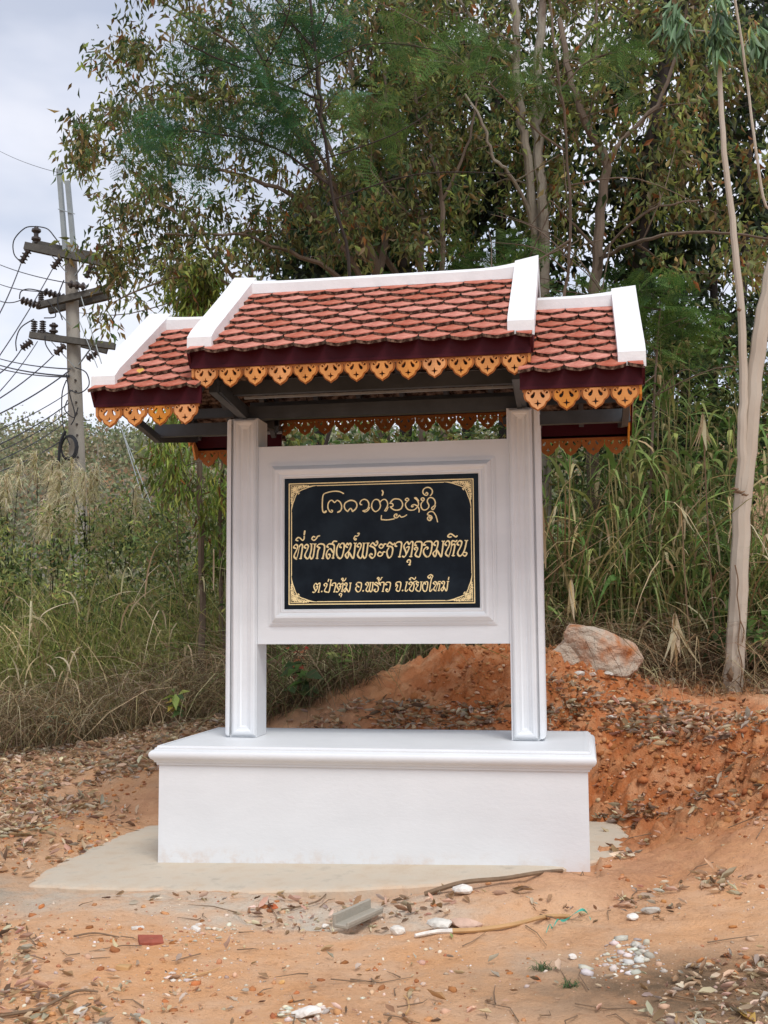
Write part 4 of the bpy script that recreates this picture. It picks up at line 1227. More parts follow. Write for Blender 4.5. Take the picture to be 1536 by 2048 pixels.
# tall thin tops that close the sky above the frame's right half
dark_tree('tall tree behind the pale twin trunks whose high twigs cross the top of the picture', 930, 17.5, [(935, 900), (935, 500), (900, 250), (880, 0), (860, -200)], .12,
          [(640, -120), (1100, -120), (1050, 180), (900, 260), (700, 200)], 62, (16.5, 19), 48, pal=(DKGREEN, BLACKG, OLIVE, BROWN), wts=(4, 3, 3, 1.5), L=.16, W=.055)
dark_tree('tall tree behind the forked trunk whose high twigs fill the top right corner', 1350, 17.5, [(1330, 900), (1350, 500), (1370, 250), (1400, 0), (1410, -200)], .12,
          [(1100, -120), (1640, -120), (1600, 240), (1400, 320), (1150, 220)], 66, (16.5, 19), 49, pal=(DKGREEN, BLACKG, OLIVE, BROWN), wts=(4, 3, 3, 1.5), L=.16, W=.055)

# bamboo-like tree with light yellow-green hanging leaves at the left of the roof
b0 = ground_at_px(400, 12.4)
limbs = [([b0, *pl((405, 1250, 12.4), (400, 1000, 12.3), (395, 800, 12.2), (400, 650, 12.1), (410, 560, 12.1))], .05, .018),
         ([b0 + np.array([.3, .1, 0]), *pl((440, 1100, 12.4), (445, 900, 12.3), (440, 780, 12.2))], .035, .012),
         (pl((400, 1000, 12.3), (340, 930, 12.1), (300, 900, 12.0)), .015, .006)]
e = np.vstack([sample([(350, 545), (400, 515), (450, 560), (455, 640), (380, 640), (340, 600)], 11.8, 12.8, 40, RS(25)),
               sample([(290, 850), (330, 800), (460, 800), (560, 880), (540, 1000), (470, 1150), (390, 1150), (320, 1010), (280, 930)], 11.6, 13.0, 62, RS(26))])
tree('hanging_leaf_tree', 'slender tree with light yellow-green hanging leaves half hidden behind the left wing roof', 'tree', limbs, e, BARKB, per=44, spread=.18, L=.15, W=.022,
     pal=((.40, .46, .10), (.22, .34, .07), OLIVE, RUST, OCHRE), wts=(4, 5, 2, .4, .8), droop=1.6, seed=35)

# eucalyptus at the right
b0 = ground_at_px(1467, 10.0); b0 = np.array([*pt(1467, 1382, 10.0)[:2], 0]); b0[2] = gz(b0[0], b0[1]) - .1
limbs = [([b0, b0 + np.array([0, 0, .16]), *pl((1472, 1300, 10.0), (1477, 1180, 10.0), (1486, 1000, 10.0), (1497, 900, 10.0), (1508, 760, 10.0), (1528, 620, 10.0), (1565, 450, 10.0), (1600, 250, 10.1), (1620, 0, 10.2))], .096, .060),
         (pl((1482, 985, 9.99), (1484, 900, 9.97), (1486, 780, 9.97), (1484, 640, 10.0), (1470, 500, 10.0), (1452, 340, 10.0), (1438, 150, 10.0), (1436, -40, 10.0)), .052, .018),
         (pl((1610, 300, 10.0), (1540, 420, 9.9), (1512, 300, 9.9), (1490, 130, 9.9), (1465, -30, 9.9)), .012, .012)]
EUC = True
e = np.array(pl((1438, 20, 9.9), (1440, 60, 9.9), (1434, 85, 9.9), (1436, -30, 9.9), (1440, 40, 9.85), (1520, 60, 9.9), (1535, 90, 9.9), (1350, 10, 10.2), (1340, 40, 10.2), (1355, 60, 10.2), (1545, 40, 9.9)))
tree('eucalyptus_tree', 'smooth pale eucalyptus that forks into two stems at the right edge of the picture', 'tree', limbs, e, BARKE, per=26, spread=.09, L=.24, W=.032,
     pal=((.24, .38, .22), (.18, .31, .14), (.40, .40, .12)), wts=(5, 3, .6), droop=2.6, seed=36, tw=.01, jit=.35, twigs=0)
ER = bpy.data.objects['eucalyptus_tree']
mb = MB()
for pth in ([(1474, 1190), (1480, 1240), (1476, 1290), (1484, 1330), (1480, 1372)], [(1480, 1240), (1488, 1262), (1484, 1285)], [(1470, 1130), (1476, 1160), (1474, 1190)]):
    mb.tube([p - b0 for p in catmull(pl(*[(u, v, 9.895) for u, v in pth]), 4)], .006, 5)
mb.build('creeper', STICK, ER)
for (u, v, a, b_) in ((1478, 984, .05, .03), (1470, 978, .03, .02), (1490, 990, .03, .02), (1478, 620, .02, .03), (1460, 1350, .03, .09)):
    c_ = pt(u, v, 9.90) - b0; mb = MB(); mb.tube([c_ + np.array([-a, 0, .0]), c_ + np.array([-a * .3, -.008, b_ * .3]), c_ + np.array([a * .4, -.008, -b_ * .2]), c_ + np.array([a, 0, b_ * .2])], [.006, b_ * .6, b_ * .5, .004], 7); mb.build('bark_scar', STICK, ER)

# feathery acacia branches: bipinnate fronds
def frond_template():
    V = []; Fs = []
    def tri(a, b, c):
        k = len(V); V.extend([a, b, c]); Fs.append((k, k + 1, k + 2))
    for i in range(9):
        y = .12 + .86 * i / 8; ln = .42 * sin(pi * (.18 + .75 * (i / 8))) + .05
        for s in (-1, 1):
            dx, dy = s * cos(.55), sin(.55) * .8
            tri((0, y, 0), (s * .004, y + .012, 0), (dx * ln, y + dy * ln, -.10 * ln))
            for j in range(7):
                t = .16 + .8 * j / 6; px, py = dx * ln * t, y + dy * ln * t; pz = -.10 * ln * t
                for q in (-1, 1):
                    nx_, ny_ = -dy * q * s, dx * q * s
                    l = .062 * (1 - .4 * t)
                    tri((px - dx * .010, py - dy * .010, pz), (px + dx * .014, py + dy * .014, pz), (px + nx_ * l + dx * .018, py + ny_ * l + dy * .018, pz - .012))
    tri((-.004, 0, 0), (.004, 0, 0), (0, 1, 0))
    return np.array(V), Fs
FT, FF = frond_template()
def feathery(label, limbs, regions, bark, seed, L=.34, pal=((.05, .15, .075), (.08, .20, .07), (.03, .09, .05)), per=5, name='feathery_tree', group=None):
    rg = RS(seed)
    ends = np.vstack([sample(p, d0, d1, n, rg) for (p, d0, d1, n) in regions])
    root = tree(name, label, 'tree', limbs, ends, bark, per=1, spread=.03, L=.02, W=.01, pal=(GREEN,), wts=(1,), seed=seed, group=group, tw=.008)
    off = np.array(root.location)
    n = len(ends) * per
    P = np.repeat(ends, per, 0) + rg.normal(size=(n, 3)) * .10
    D = rg.normal(size=(n, 3)) * np.array([1, 1, .25]) + np.array([0, 0, -.45])
    R = rots(D, rg, up=(0, 0, 1), roll=.35)
    scatter('fronds', FT, FF, P - off, R, L * rg.uniform(.6, 1.15, n), palette(n, pal, [1] * len(pal), .3, rg), FROND, root)
    return root
b0 = ground_at_px(700, 9.6)
feathery('thin dark stem with dark green feathery fronds hanging in front of the left crown',
         [([ground_at_px(482, 9.6), *pl((520, 1180, 9.6), (650, 900, 9.6), (700, 560, 9.6), (668, 400, 9.5), (640, 200, 9.4), (625, 60, 9.4), (615, -60, 9.4))], .022, .012),
          (pl((660, 370, 9.5), (560, 300, 9.4), (450, 270, 9.3), (330, 260, 9.2)), .012, .006), (pl((640, 200, 9.4), (520, 150, 9.3), (420, 110, 9.2), (360, 80, 9.2)), .011, .005),
          (pl((630, 100, 9.4), (580, 40, 9.4), (540, -20, 9.4)), .01, .005)],
         [([(250, 200), (330, 215), (420, 235), (470, 260), (440, 300), (330, 325), (245, 290)], 9.0, 9.8, 15), ([(340, 40), (450, 60), (540, 30), (560, 130), (430, 190), (370, 120)], 9.0, 9.8, 12),
          ([(540, 0), (640, -20), (650, 90), (570, 100)], 9.2, 9.8, 14), ([(470, 150), (560, 140), (610, 230), (520, 290), (450, 240)], 9.2, 9.8, 12), ([(540, 190), (680, 180), (700, 250), (600, 300)], 9.2, 9.8, 6)], BARKD, 51)
b0 = ground_at_px(1120, 10.8)
feathery('thin stem with bright green feathery fronds spread before the pale twin trunks',
         [([ground_at_px(1062, 10.8), *pl((1065, 1100, 10.8), (1078, 900, 10.8), (1125, 620, 10.8), (1140, 450, 10.7), (1130, 250, 10.6), (1110, 100, 10.5), (1090, -40, 10.5))], .022, .010),
          (pl((1128, 300, 10.6), (1060, 250, 10.5), (960, 150, 10.5), (860, 100, 10.5)), .011, .005), (pl((1120, 180, 10.6), (1180, 120, 10.5), (1260, 100, 10.5)), .010, .005),
          (pl((1140, 480, 10.7), (1000, 560, 10.6), (940, 540, 10.6)), .010, .004)],
         [([(760, 20), (880, 60), (1000, 60), (1010, 170), (900, 140), (770, 120)], 10.2, 10.9, 15), ([(1030, 70), (1090, 60), (1110, 200), (1050, 180)], 10.2, 10.9, 6), ([(1190, 60), (1290, 80), (1290, 160), (1200, 150)], 10.2, 10.9, 9),
          ([(690, 190), (770, 200), (780, 290), (700, 280)], 10.2, 10.9, 12)], BARKB, 52, pal=((.12, .22, .06), (.16, .27, .08), (.08, .15, .05)))
b0 = ground_at_px(1300, 11.0)
feathery('low feathery green shrub just above and beside the right wing roof',
         [([b0, *pl((1300, 1000, 11.0), (1310, 750, 11.0), (1320, 620, 11.0))], .02, .008), (pl((1310, 700, 11.0), (1200, 600, 11.2), (1100, 580, 11.3)), .010, .005), (pl((1100, 580, 11.3), (1000, 530, 11.4), (930, 520, 11.5)), .008, .004)],
         [([(1080, 555), (1180, 565), (1300, 540), (1400, 590), (1420, 680), (1300, 700), (1290, 600), (1100, 600)], 10.8, 11.6, 44), ([(900, 470), (1060, 480), (1080, 560), (930, 540)], 11.2, 11.8, 18)], BARKB, 53, pal=((.10, .20, .045), (.14, .25, .06), (.06, .12, .04)))

# ================================================================== GRASSES AND REEDS
def blades(name, B, az, h, reach, wd, drop, cols, m, parent=None, seg=6, twist=None, rg=RG, stem=0.):
    """vectorised arching blades. B base points; stem: fraction of the height before it bends"""
    n = len(B); t = np.linspace(0, 1, seg + 1)
    dh = np.stack([np.cos(az), np.sin(az), np.zeros(n)], 1)
    tt = np.clip((t - stem) / (1 - stem), 0, 1)
    P = B[:, None] + dh[:, None] * (reach[:, None] * tt[None] ** 1.6)[..., None]
    P[..., 2] += h[:, None] * (t[None] - drop[:, None] * tt[None] ** 2.6)
    tw = az + pi / 2 + rg.normal(size=n) * .5
    sd = np.stack([np.cos(tw), np.sin(tw), rg.normal(size=n) * .3], 1)
    ww = wd[:, None] * (1.02 - t[None] ** 1.7) * np.minimum(1, .35 + t[None] * 3) / 2
    Lf = P - sd[:, None] * ww[..., None]; Rt = P + sd[:, None] * ww[..., None]
    V = np.stack([Lf, Rt], 2).reshape(n, -1, 3)
    k = 2 * (seg + 1)
    f = np.array([(2 * i, 2 * i + 1, 2 * i + 3, 2 * i + 2) for i in range(seg)])
    Fc = (f[None] + (np.arange(n) * k)[:, None, None]).reshape(-1, 4)
    return build(name, V.reshape(-1, 3), Fc, m, parent, col=np.repeat(cols, k, 0))

def px_field(u0, u1, d0, d1, n, rg):
    u = rg.uniform(u0, u1, n); d = rg.uniform(d0, d1, n)
    P = CAM[None] + (FW[None] + RT[None] * ((u - 768) / F)[:, None]) * d[:, None]
    P[:, 2] = ground_h(P[:, 0], P[:, 1], False)
    return P, u, d

# --- left bank: dense mixed grass, one uncountable mass
rg = RS(61)
def field(name, u0, u1, d0, d1, n, hh, wd, pal, wts, rc=(.2, .9), dr=(.1, .7), seg=5, m=DRY, lift=0., seed=1):
    rg = RS(seed)
    P, u, d = px_field(u0, u1, d0, d1, n, rg)
    P[:, 2] += rg.uniform(0, lift, n) if lift else 0
    h = rg.uniform(*hh, n)
    return tag(blades(name, P, rg.uniform(0, 2 * pi, n), h, h * rg.uniform(*rc, n), rg.uniform(*wd, n), rg.uniform(*dr, n), palette(n, pal, wts, .3, rg), m, seg=seg, rg=rg), kind='stuff')
GRS = ((.36, .37, .13), (.24, .32, .09), (.62, .53, .28), (.36, .29, .15), (.48, .50, .17))
field('tall_grass', -260, 560, 12.6, 17.5, 6800, (1.2, 2.5), (.010, .022), GRS, (5, 3, 4, 1.6, 3), seed=62)
field('dry_grass', -260, 560, 11.6, 13.2, 4200, (.35, 1.25), (.007, .014), ((.58, .48, .28), (.26, .18, .10), (.38, .31, .19), (.28, .29, .11), PALE), (3, 3, 3, 2, .8), rc=(.4, 1.6), dr=(.3, 1.3), seed=63)
field('dead_vines', -260, 620, 11.0, 12.6, 3200, (.15, .75), (.005, .010), ((.24, .16, .09), (.38, .31, .21), (.12, .08, .05), STRAW), (4, 2.4, 3, 2), rc=(.8, 2.6), dr=(.6, 1.5), lift=.55, seed=64)
# right bank
field('reed_undergrowth', 1040, 1700, 10.8, 14.0, 3600, (1.0, 2.7), (.010, .026), ((.27, .29, .10), (.16, .25, .08), (.56, .46, .24), (.30, .20, .11), DKGREEN), (4, 3.4, 2, 2.4, 1.4), seed=65)
field('dead_reed_litter', 1060, 1700, 10.4, 11.8, 3600, (.3, 1.3), (.007, .015), (STRAW, (.28, .18, .10), (.12, .07, .045), (.38, .30, .20)), (2.6, 4, 2.4, 2), rc=(.4, 1.9), dr=(.4, 1.4), seed=66)
# behind the panel
field('bank_undergrowth', 480, 1060, 10.4, 13.5, 4200, (.3, 1.7), (.007, .018), ((.20, .20, .10), (.24, .18, .11), (.11, .08, .05), GREEN, STRAW), (3, 4, 2, 2, 1.6), rc=(.3, 1.6), dr=(.2, 1.3), seed=67)

field('bank_brush', 470, 740, 9.7, 10.8, 1500, (.2, .75), (.006, .014), ((.20, .14, .08), (.12, .08, .05), (.18, .20, .08), (.36, .29, .18)), (3, 3, 2, 1.4), rc=(.4, 1.8), dr=(.3, 1.5), seed=68)
field('spilling_dry_brush', 1080, 1660, 9.95, 10.8, 900, (.12, .5), (.006, .014), (STRAW, (.28, .18, .10), (.14, .09, .05)), (2, 3, 3), rc=(.8, 2.4), dr=(.7, 1.8), seed=69)
# leafy masses between the grass
def shrub_mass(name, poly, d, n, pal, wts, L, W, per, spread, seed, kind='stuff', m=None, droop=.4):
    rg = RS(seed)
    E = sample(poly, d[0], d[1], n, rg)
    g = ground_h(E[:, 0], E[:, 1], False)
    E = E[E[:, 2] > g + .02]
    P, R, S, c = leaves_at(E, rg.normal(size=E.shape) * .3, per, spread, L, W, pal, wts, droop, rg)
    return tag(scatter(name, LT, LF, P, R, S, c, m or LEAF), kind=kind)
shrub_mass('green_undergrowth', [(-260, 1010), (100, 1020), (330, 980), (560, 960), (560, 1420), (300, 1440), (-260, 1440)], (12.3, 15.5), 430, ((.30, .33, .11), (.14, .20, .07), (.21, .30, .09), (.42, .47, .14), (.34, .25, .12)), (5, 3, 2.5, 1.6, 1.5), .08, .026, 44, .24, 71)
shrub_mass('dark_undergrowth', [(-260, 1050), (560, 980), (1060, 880), (1060, 1420), (560, 1440), (-260, 1450)], (15.2, 17.5), 300, (DKGREEN, OLIVE), (4, 3), .14, .06, 40, .36, 72)
shrub_mass('right_undergrowth', [(1060, 640), (1250, 660), (1700, 640), (1700, 1330), (1060, 1300)], (12.2, 14.6), 330, (DKGREEN, OLIVE, GREEN, BROWN), (4, 4, 3, 1.5), .12, .045, 40, .3, 73)
shrub_mass('bank_leaves', [(500, 860), (1060, 850), (1060, 1290), (880, 1290), (700, 1400), (500, 1440)], (11.0, 13.2), 300, (OLIVE, DKGREEN, GREEN, YGREEN, OCHRE), (4, 4, 2.5, 1.2, 1), .10, .042, 36, .24, 74)
shrub_mass('right_low_leaves', [(1380, 1100), (1700, 1050), (1700, 1360), (1490, 1360), (1400, 1300)], (10.5, 11.6), 60, (GREEN, DKGREEN, YGREEN), (4, 4, 1.5), .17, .09, 14, .2, 75)

# plume grass at the left, each clump a thing
def plume_grass(label, u, d, vt, n, seed):
    rg = RS(seed)
    b = ground_at_px(u, d); b[2] += .08
    top = pt(u, vt, d)[2] - b[2]
    root = tag(empty('plume_grass', b), label, 'grass', 'plume grasses on the left bank')
    m = 60
    P = rg.normal(size=(m, 3)) * np.array([.16, .16, 0])
    h = rg.uniform(.45, .95, m) * top
    blades('leaf', P, rg.uniform(0, 2 * pi, m), h, h * rg.uniform(.2, .6, m), rg.uniform(.012, .024, m), rg.uniform(.1, .6, m), palette(m, (GREEN, OLIVE, STRAW, YGREEN), (4, 4, 2, 2), .3, rg), DRY, root, rg=rg)
    mb = MB(); SV = []
    for i in range(n):
        a = rg.uniform(0, 2 * pi); r = rg.uniform(.05, .22)
        x, y = rg.normal(size=2) * .1
        tip = np.array([x + cos(a) * r * 1.6 + rg.uniform(-.2, .2), y + sin(a) * r * 1.6, top * rg.uniform(.9, 1.02)])
        mb.tube(catmull([(x, y, 0), (x + cos(a) * r * .4, y + sin(a) * r * .4, top * .5), tip], 4), [.006] * 9, 4, cap=False)
        k = 150
        Q = tip[None] - np.array([0, 0, .42]) * rg.uniform(0, 1, (k, 1))
        SV.append((Q, rg.normal(a, .8, k)))
    mb.build('stalk', DRY, root)
    Q = np.vstack([q for q, _ in SV]); A = np.concatenate([a for _, a in SV]); k = len(Q)
    h = rg.uniform(.12, .28, k)
    blades('plume', Q, A, h, h * rg.uniform(.4, 1.3, k), rg.uniform(.009, .018, k), rg.uniform(.7, 1.7, k), palette(k, ((.74, .67, .47), (.66, .60, .38), (.56, .54, .30)), (3, 2, 1), .2, rg), DRY, root, rg=rg)
for (u, d, vt, n, lb) in [(22, 14.8, 925, 6, 'big pale drooping plume grass at the very left edge below the hill'), (108, 15.6, 895, 4, 'loose pale plume grass left of the foot of the utility pole'),
                          (118, 14.2, 975, 5, 'lower plume grass just left of the utility pole and below the loose one'), (178, 14.5, 945, 5, 'pale plume grass standing right in front of the utility pole'),
                          (222, 14.0, 985, 5, 'pale plume grass to the right of the utility pole'), (-90, 14.5, 960, 4, 'plume grass cut off by the left edge of the picture')]:
    plume_grass(lb, u, d, vt, n, 80 + int(d * 10) % 37 + n)

# reeds on the right bank
def reed_clump(label, u, d, vt, n, seed, pal=((.15, .26, .07), (.22, .30, .10), (.36, .42, .14), (.60, .49, .26)), wts=(4, 3.4, 2, 2.2), wd=(.028, .058)):
    rg = RS(seed)
    b = ground_at_px(u, d); b[2] += .08
    top = pt(u, vt, d)[2] - b[2]
    root = tag(empty('reed_clump', b), label, 'reeds', 'reed clumps on the right bank')
    mb = MB(); B = []; A = []; H = []
    for i in range(n):
        x, y = rg.normal(size=2) * np.array([.2, .14]); a = rg.uniform(0, 2 * pi); r = rg.uniform(.05, .45); t = top * rg.uniform(.55, 1)
        C = catmull([(x, y, 0), (x + cos(a) * r * .3, y + sin(a) * r * .3, t * .5), (x + cos(a) * r, y + sin(a) * r, t)], 5)
        mb.tube(C, np.linspace(.010, .004, len(C)), 5, cap=False)
        for j in range(12):
            k = rg.uniform(.2, 1) * (len(C) - 1); i0 = int(k); q = C[i0] * (1 - (k - i0)) + C[min(i0 + 1, len(C) - 1)] * (k - i0)
            B.append(q); A.append(rg.uniform(0, 2 * pi)); H.append(rg.uniform(.3, .75))
    mb.build('stem', DRYSTEM, root)
    B = np.array(B); A = np.array(A); H = np.array(H); k = len(B)
    blades('leaf', B, A, H * rg.uniform(.5, 1, k), H * rg.uniform(.5, 1.2, k), rg.uniform(*wd, k), rg.uniform(.3, 1.7, k), palette(k, pal, wts, .3, rg), DRY, root, rg=rg)
DRYSTEM = mat('reed_stem', (.22, .19, .08), .7, .3, var=.3, vscale=4)
for i, (u, d, vt, n, lb) in enumerate([(1130, 10.9, 960, 13, 'dark green reed clump right beside the right post'), (1195, 11.2, 800, 12, 'reed clump under the back corner of the right wing roof'),
                                    (1262, 10.9, 640, 15, 'tall green reed clump just right of the wing roof end'), (1325, 11.2, 600, 16, 'tallest reed clump midway between roof and eucalyptus'),
                                    (1392, 10.9, 690, 15, 'reed clump with straw blades left of the eucalyptus trunk'), (1440, 11.4, 740, 11, 'reed clump close behind the eucalyptus trunk'),
                                    (1530, 11.0, 800, 12, 'reed clump right of the eucalyptus at the right edge')]):
    reed_clump(lb, u, d, vt, n, 120 + i)

# long straw-coloured stalks leaning through the left grass
rg = RS(140)
P, u, d = px_field(-40, 520, 11.6, 12.6, 90, rg)
P[:, 2] += rg.uniform(.2, 1.5, 90)
tag(blades('straw_blades', P, rg.uniform(0, 2 * pi, 90), rg.uniform(.2, 1.1, 90), rg.uniform(.2, .9, 90), rg.uniform(.015, .03, 90), rg.uniform(.2, 1.6, 90), palette(90, (STRAW, PALE), (2, 1), .2, rg), DRY, rg=rg), kind='stuff')
P, u, d = px_field(1080, 1560, 10.3, 11.2, 80, rg)
P[:, 2] += rg.uniform(.1, 1.5, 80)
tag(blades('straw_blades', P, rg.uniform(0, 2 * pi, 80), rg.uniform(.2, 1.0, 80), rg.uniform(.2, .9, 80), rg.uniform(.018, .035, 80), rg.uniform(.2, 1.8, 80), palette(80, (STRAW, PALE, BROWN), (2, 1, 1), .2, rg), DRY, rg=rg), kind='stuff')

# hanging dry palm-like leaf bundle left of the eucalyptus, and others
def dry_bundle(label, u, v, d, n, ln, wd, seed, fan=.5):
    rg = RS(seed)
    p = pt(u, v, d)
    root = tag(empty('dry_leaf_bundle', p), label, 'dry leaves')
    A = rg.uniform(0, 2 * pi, n)
    h = np.full(n, ln) * rg.uniform(.6, 1, n)
    P = np.zeros((n, 3)); 
    o = blades('leaf', P, A, -h, h * rg.uniform(.1, fan, n), rg.uniform(wd * .6, wd, n), np.full(n, .02), palette(n, (PALE, STRAW, (.5, .34, .16)), (3, 3, 1), .2, rg), DRY, root, rg=rg)
    g = gz(p[0], p[1]) - p[2]
    mb = MB(); mb.tube([(0, 0, .02), (.02, .03, min(g, -.3) * .5), (.06, .05, g)], [.006, .007, .009], 5)
    mb.build('stem', STICK, root)
dry_bundle('fan of broad straw-coloured dead leaves hanging just left of the eucalyptus foot', 1350, 1228, 10.25, 15, .62, .075, 150, .6)
dry_bundle('small dead tan leaf cluster hanging right of the right post', 1142, 1160, 10.2, 6, .38, .06, 151)
dry_bundle('pair of tan dead leaves on a stalk among the reeds, left of the eucalyptus', 1362, 1005, 10.3, 4, .4, .05, 152)
dry_bundle('dead reed leaves hanging high among the reeds near the roof end', 1405, 830, 10.5, 6, .42, .06, 153)

# leafy small plants
def leafy_plant(label, u, v, d, n, L, W, pal, wts, seed, h=.5, name='leafy_plant', spread=.5):
    rg = RS(seed)
    b = pt(u, v, d); b[2] = gz(b[0], b[1]) - .01
    root = tag(empty(name, b), label, 'plant')
    mb = MB(); E = []
    for i in range(max(2, n // 5)):
        a = rg.uniform(0, 2 * pi); r = rg.uniform(.1, spread) * h; t = h * rg.uniform(.5, 1)
        C = catmull([(0, 0, 0), (cos(a) * r * .3, sin(a) * r * .3, t * .6), (cos(a) * r, sin(a) * r, t)], 4)
        mb.tube(C, np.linspace(.006, .003, len(C)), 4, cap=False); E += [C[-1], C[-3], C[-5]]
    mb.build('stem', STICK, root)
    E = np.array(E); P = E[rg.choice(len(E), n)] + rg.normal(size=(n, 3)) * .02
    D = rg.normal(size=(n, 3)) * np.array([1, 1, .3]) + np.array([0, -.2, -.15])
    s = rg.uniform(.6, 1.15, n)
    scatter('leaf', LT, LF, P, rots(D, rg, up=(0, -.4, 1), roll=.3), np.stack([W * s, L * s, L * s], 1), palette(n, pal, wts, .25, rg), LEAF, root)
leafy_plant('broad-leaved dark green plant seen through the opening under the panel', 600, 1440, 9.6, 26, .19, .10, (DKGREEN, GREEN, (.05, .10, .035)), (3, 3, 2), 160, h=.42)
leafy_plant('small shrub with a few red leaves seen under the left end of the panel', 588, 1440, 10.3, 30, .085, .05, ((.55, .06, .05), (.42, .14, .07), GREEN), (2, 1.2, 2), 161, h=.72, spread=.3)
leafy_plant('green and yellow leafy sapling in the litter left of the left post', 358, 1462, 10.6, 22, .15, .07, (GREEN, YGREEN, (.38, .30, .06), DKGREEN), (3, 2, 1, 2), 162, h=.38)
leafy_plant('low plant with yellowing leaves under the middle of the panel', 690, 1440, 9.9, 20, .12, .055, (OLIVE, YGREEN, GREEN), (3, 2, 2), 163, h=.4)
leafy_plant('dark green broad-leaved plant at the foot of the eucalyptus, on its right', 1515, 1372, 10.3, 30, .22, .09, (DKGREEN, GREEN, YGREEN), (4, 3, 1), 164, h=.6)
leafy_plant('dark green leafy plant just left of the eucalyptus foot', 1425, 1362, 10.4, 26, .20, .08, (DKGREEN, GREEN), (3, 2), 165, h=.5)
leafy_plant('low grey-green fern-like plant in the left grass edge', 130, 1450, 11.3, 60, .07, .02, ((.22, .30, .20), (.16, .24, .14)), (1, 1), 166, h=.5, spread=1.2)

# ================================================================== FAR HILLSIDE FOREST
rg = RS(170)
n = 2500
ang = rg.uniform(-.62, .30, n); dist = rg.uniform(46, 104, n) ** 1.0
px_, py_ = CAM[0] + dist * np.sin(ang - YAW), CAM[1] + dist * np.cos(ang - YAW)
hz = ground_h(px_, py_, False)
per = 64
E_ = np.stack([px_, py_, hz + rg.uniform(.6, 2.0, n)], 1)
P = np.repeat(E_, per, 0) + rg.normal(size=(n * per, 3)) * np.array([.95, .95, .8])
tone = palette(n, ((.26, .28, .17), (.20, .23, .13), (.32, .32, .20), (.36, .29, .18), (.29, .33, .15), (.28, .26, .20)), (4, 4, 3, 1.6, 1.6, 2), .2, rg)  # palette lightened so the leaf colour itself carries the distance haze
s = rg.uniform(.20, .42, n * per)
cl = np.repeat(tone, per, 0) * rg.uniform(.75, 1.2, (n * per, 1))
tag(scatter('hillside_forest', LT, LF, P, rots(rg.normal(size=P.shape) + np.array([0, 0, .3]), rg), np.stack([s * .7, s, s], 1), cl, DRY), kind='stuff')
mb = MB()
for i in rg.choice(n, 500, replace=False):
    mb.tube([(px_[i], py_[i], hz[i] - .3), (px_[i] + rg.normal() * .2, py_[i], hz[i] + 2.4)], [.09, .04], 4, cap=False)
tag(mb.build('hillside_trunks', BARKP), kind='stuff')

# ================================================================== UTILITY POLE AND WIRES
D0 = 20.0
pb = pt(163, 1240, D0); pb = np.array([pb[0], pb[1], gz(pb[0], pb[1]) - .2])
POLE = tag(empty('utility_pole', pb), 'grey concrete utility pole with three tiers of crossarms and insulators at the left', 'utility pole')
OFF = np.array(pb)
def Q(u, v, dd=0): return tuple(pt(u, v, D0 + dd) - OFF)
mb = MB(); mb.tube([(0, 0, 0), Q(157, 1000), Q(149, 750), Q(141, 492)], [.155, .150, .128, .108], 12); pole = mb.build('pole', CONC, POLE, smooth=True)
mb = MB()
for v in range(760, 1010, 22): 
    a = Vector(Q(157.5 - (1000 - v) * .034 + 1, v, -.14)); mb.lathe(a, (0, -1, 0), [(-.03, .018), (.006, .018)], 6)
mb.build('step_hole', CERAM, pole)
for (a, b) in (((118, 338), (131, 505)), ((135, 362), (148, 505))):
    mb = MB(); mb.bar(Q(*a, -.12), Q(*b, -.12), .075, .075, (0, 1, 0)); mb.build('steel_riser', GALV, POLE)
mb = MB(); mb.bar(Q(116, 418, -.17), Q(150, 428, -.17), .012, .012); mb.build('brace', GALV, POLE)
for (a, b, dd, t) in (((50, 492), (214, 527), -.18, .13), ((66, 487), (200, 515), .18, .12), ((74, 612), (214, 578), -.17, .11), ((98, 622), (222, 592), .17, .10),
                      ((60, 670), (230, 693), -.18, .11), ((76, 666), (214, 702), .18, .10)):
    mb = MB(); mb.bar(Q(*a, dd), Q(*b, dd), .11, t); mb.build('crossarm', WOODX, POLE)
for (a, b) in (((95, 502), (133, 545)), ((172, 520), (150, 552)), ((100, 680), (150, 735)), ((185, 692), (157, 730)), ((110, 615), (140, 650)), ((185, 590), (152, 560))):
    mb = MB(); mb.bar(Q(*a, -.22), Q(*b, -.16), .03, .012); mb.build('brace', GALV, POLE)
def ribbed(p, ax, ln, r, n, name='insulator'):
    mb = MB(); prof = [(0, r * .45)]
    for i in range(n):
        t = ln * (i + .15) / n; prof += [(t, r * .5), (t + ln * .25 / n, r), (t + ln * .5 / n, r * .95), (t + ln * .62 / n, r * .5)]
    prof.append((ln, r * .4))
    mb.lathe(p, ax, prof, 10); return mb.build(name, CERAM, POLE, smooth=False)
def string(a, b, dd=0, n=4, r=.075):
    A = Vector(Q(*a, dd)); B = Vector(Q(*b, dd)); ribbed(A, B - A, (B - A).length, r, n)
ribbed(Vector(Q(72, 486, -.18)), (0, 0, 1), .30, .085, 2, 'pin_insulator')
ribbed(Vector(Q(107, 668, -.18)), (0, 0, 1), .20, .08, 2, 'pin_insulator')
for u in (68, 85): ribbed(Vector(Q(u, 668, -.18)), (0, 0, 1), .24, .06, 6, 'post_insulator')
ribbed(Vector(Q(82, 604, -.17)), (0, 0, 1), .20, .055, 6, 'post_insulator')
string((57, 500), (42, 526), -.2); string((122, 515), (105, 537), -.3); string((182, 530), (172, 556), -.2, 3)
string((80, 612), (42, 600), -.25, 5); string((130, 596), (88, 583), .2, 5); string((172, 574), (136, 568), -.25, 3)
string((64, 682), (43, 697), -.2); string((130, 690), (110, 708), -.3, 3); string((196, 704), (174, 718), -.2, 4)
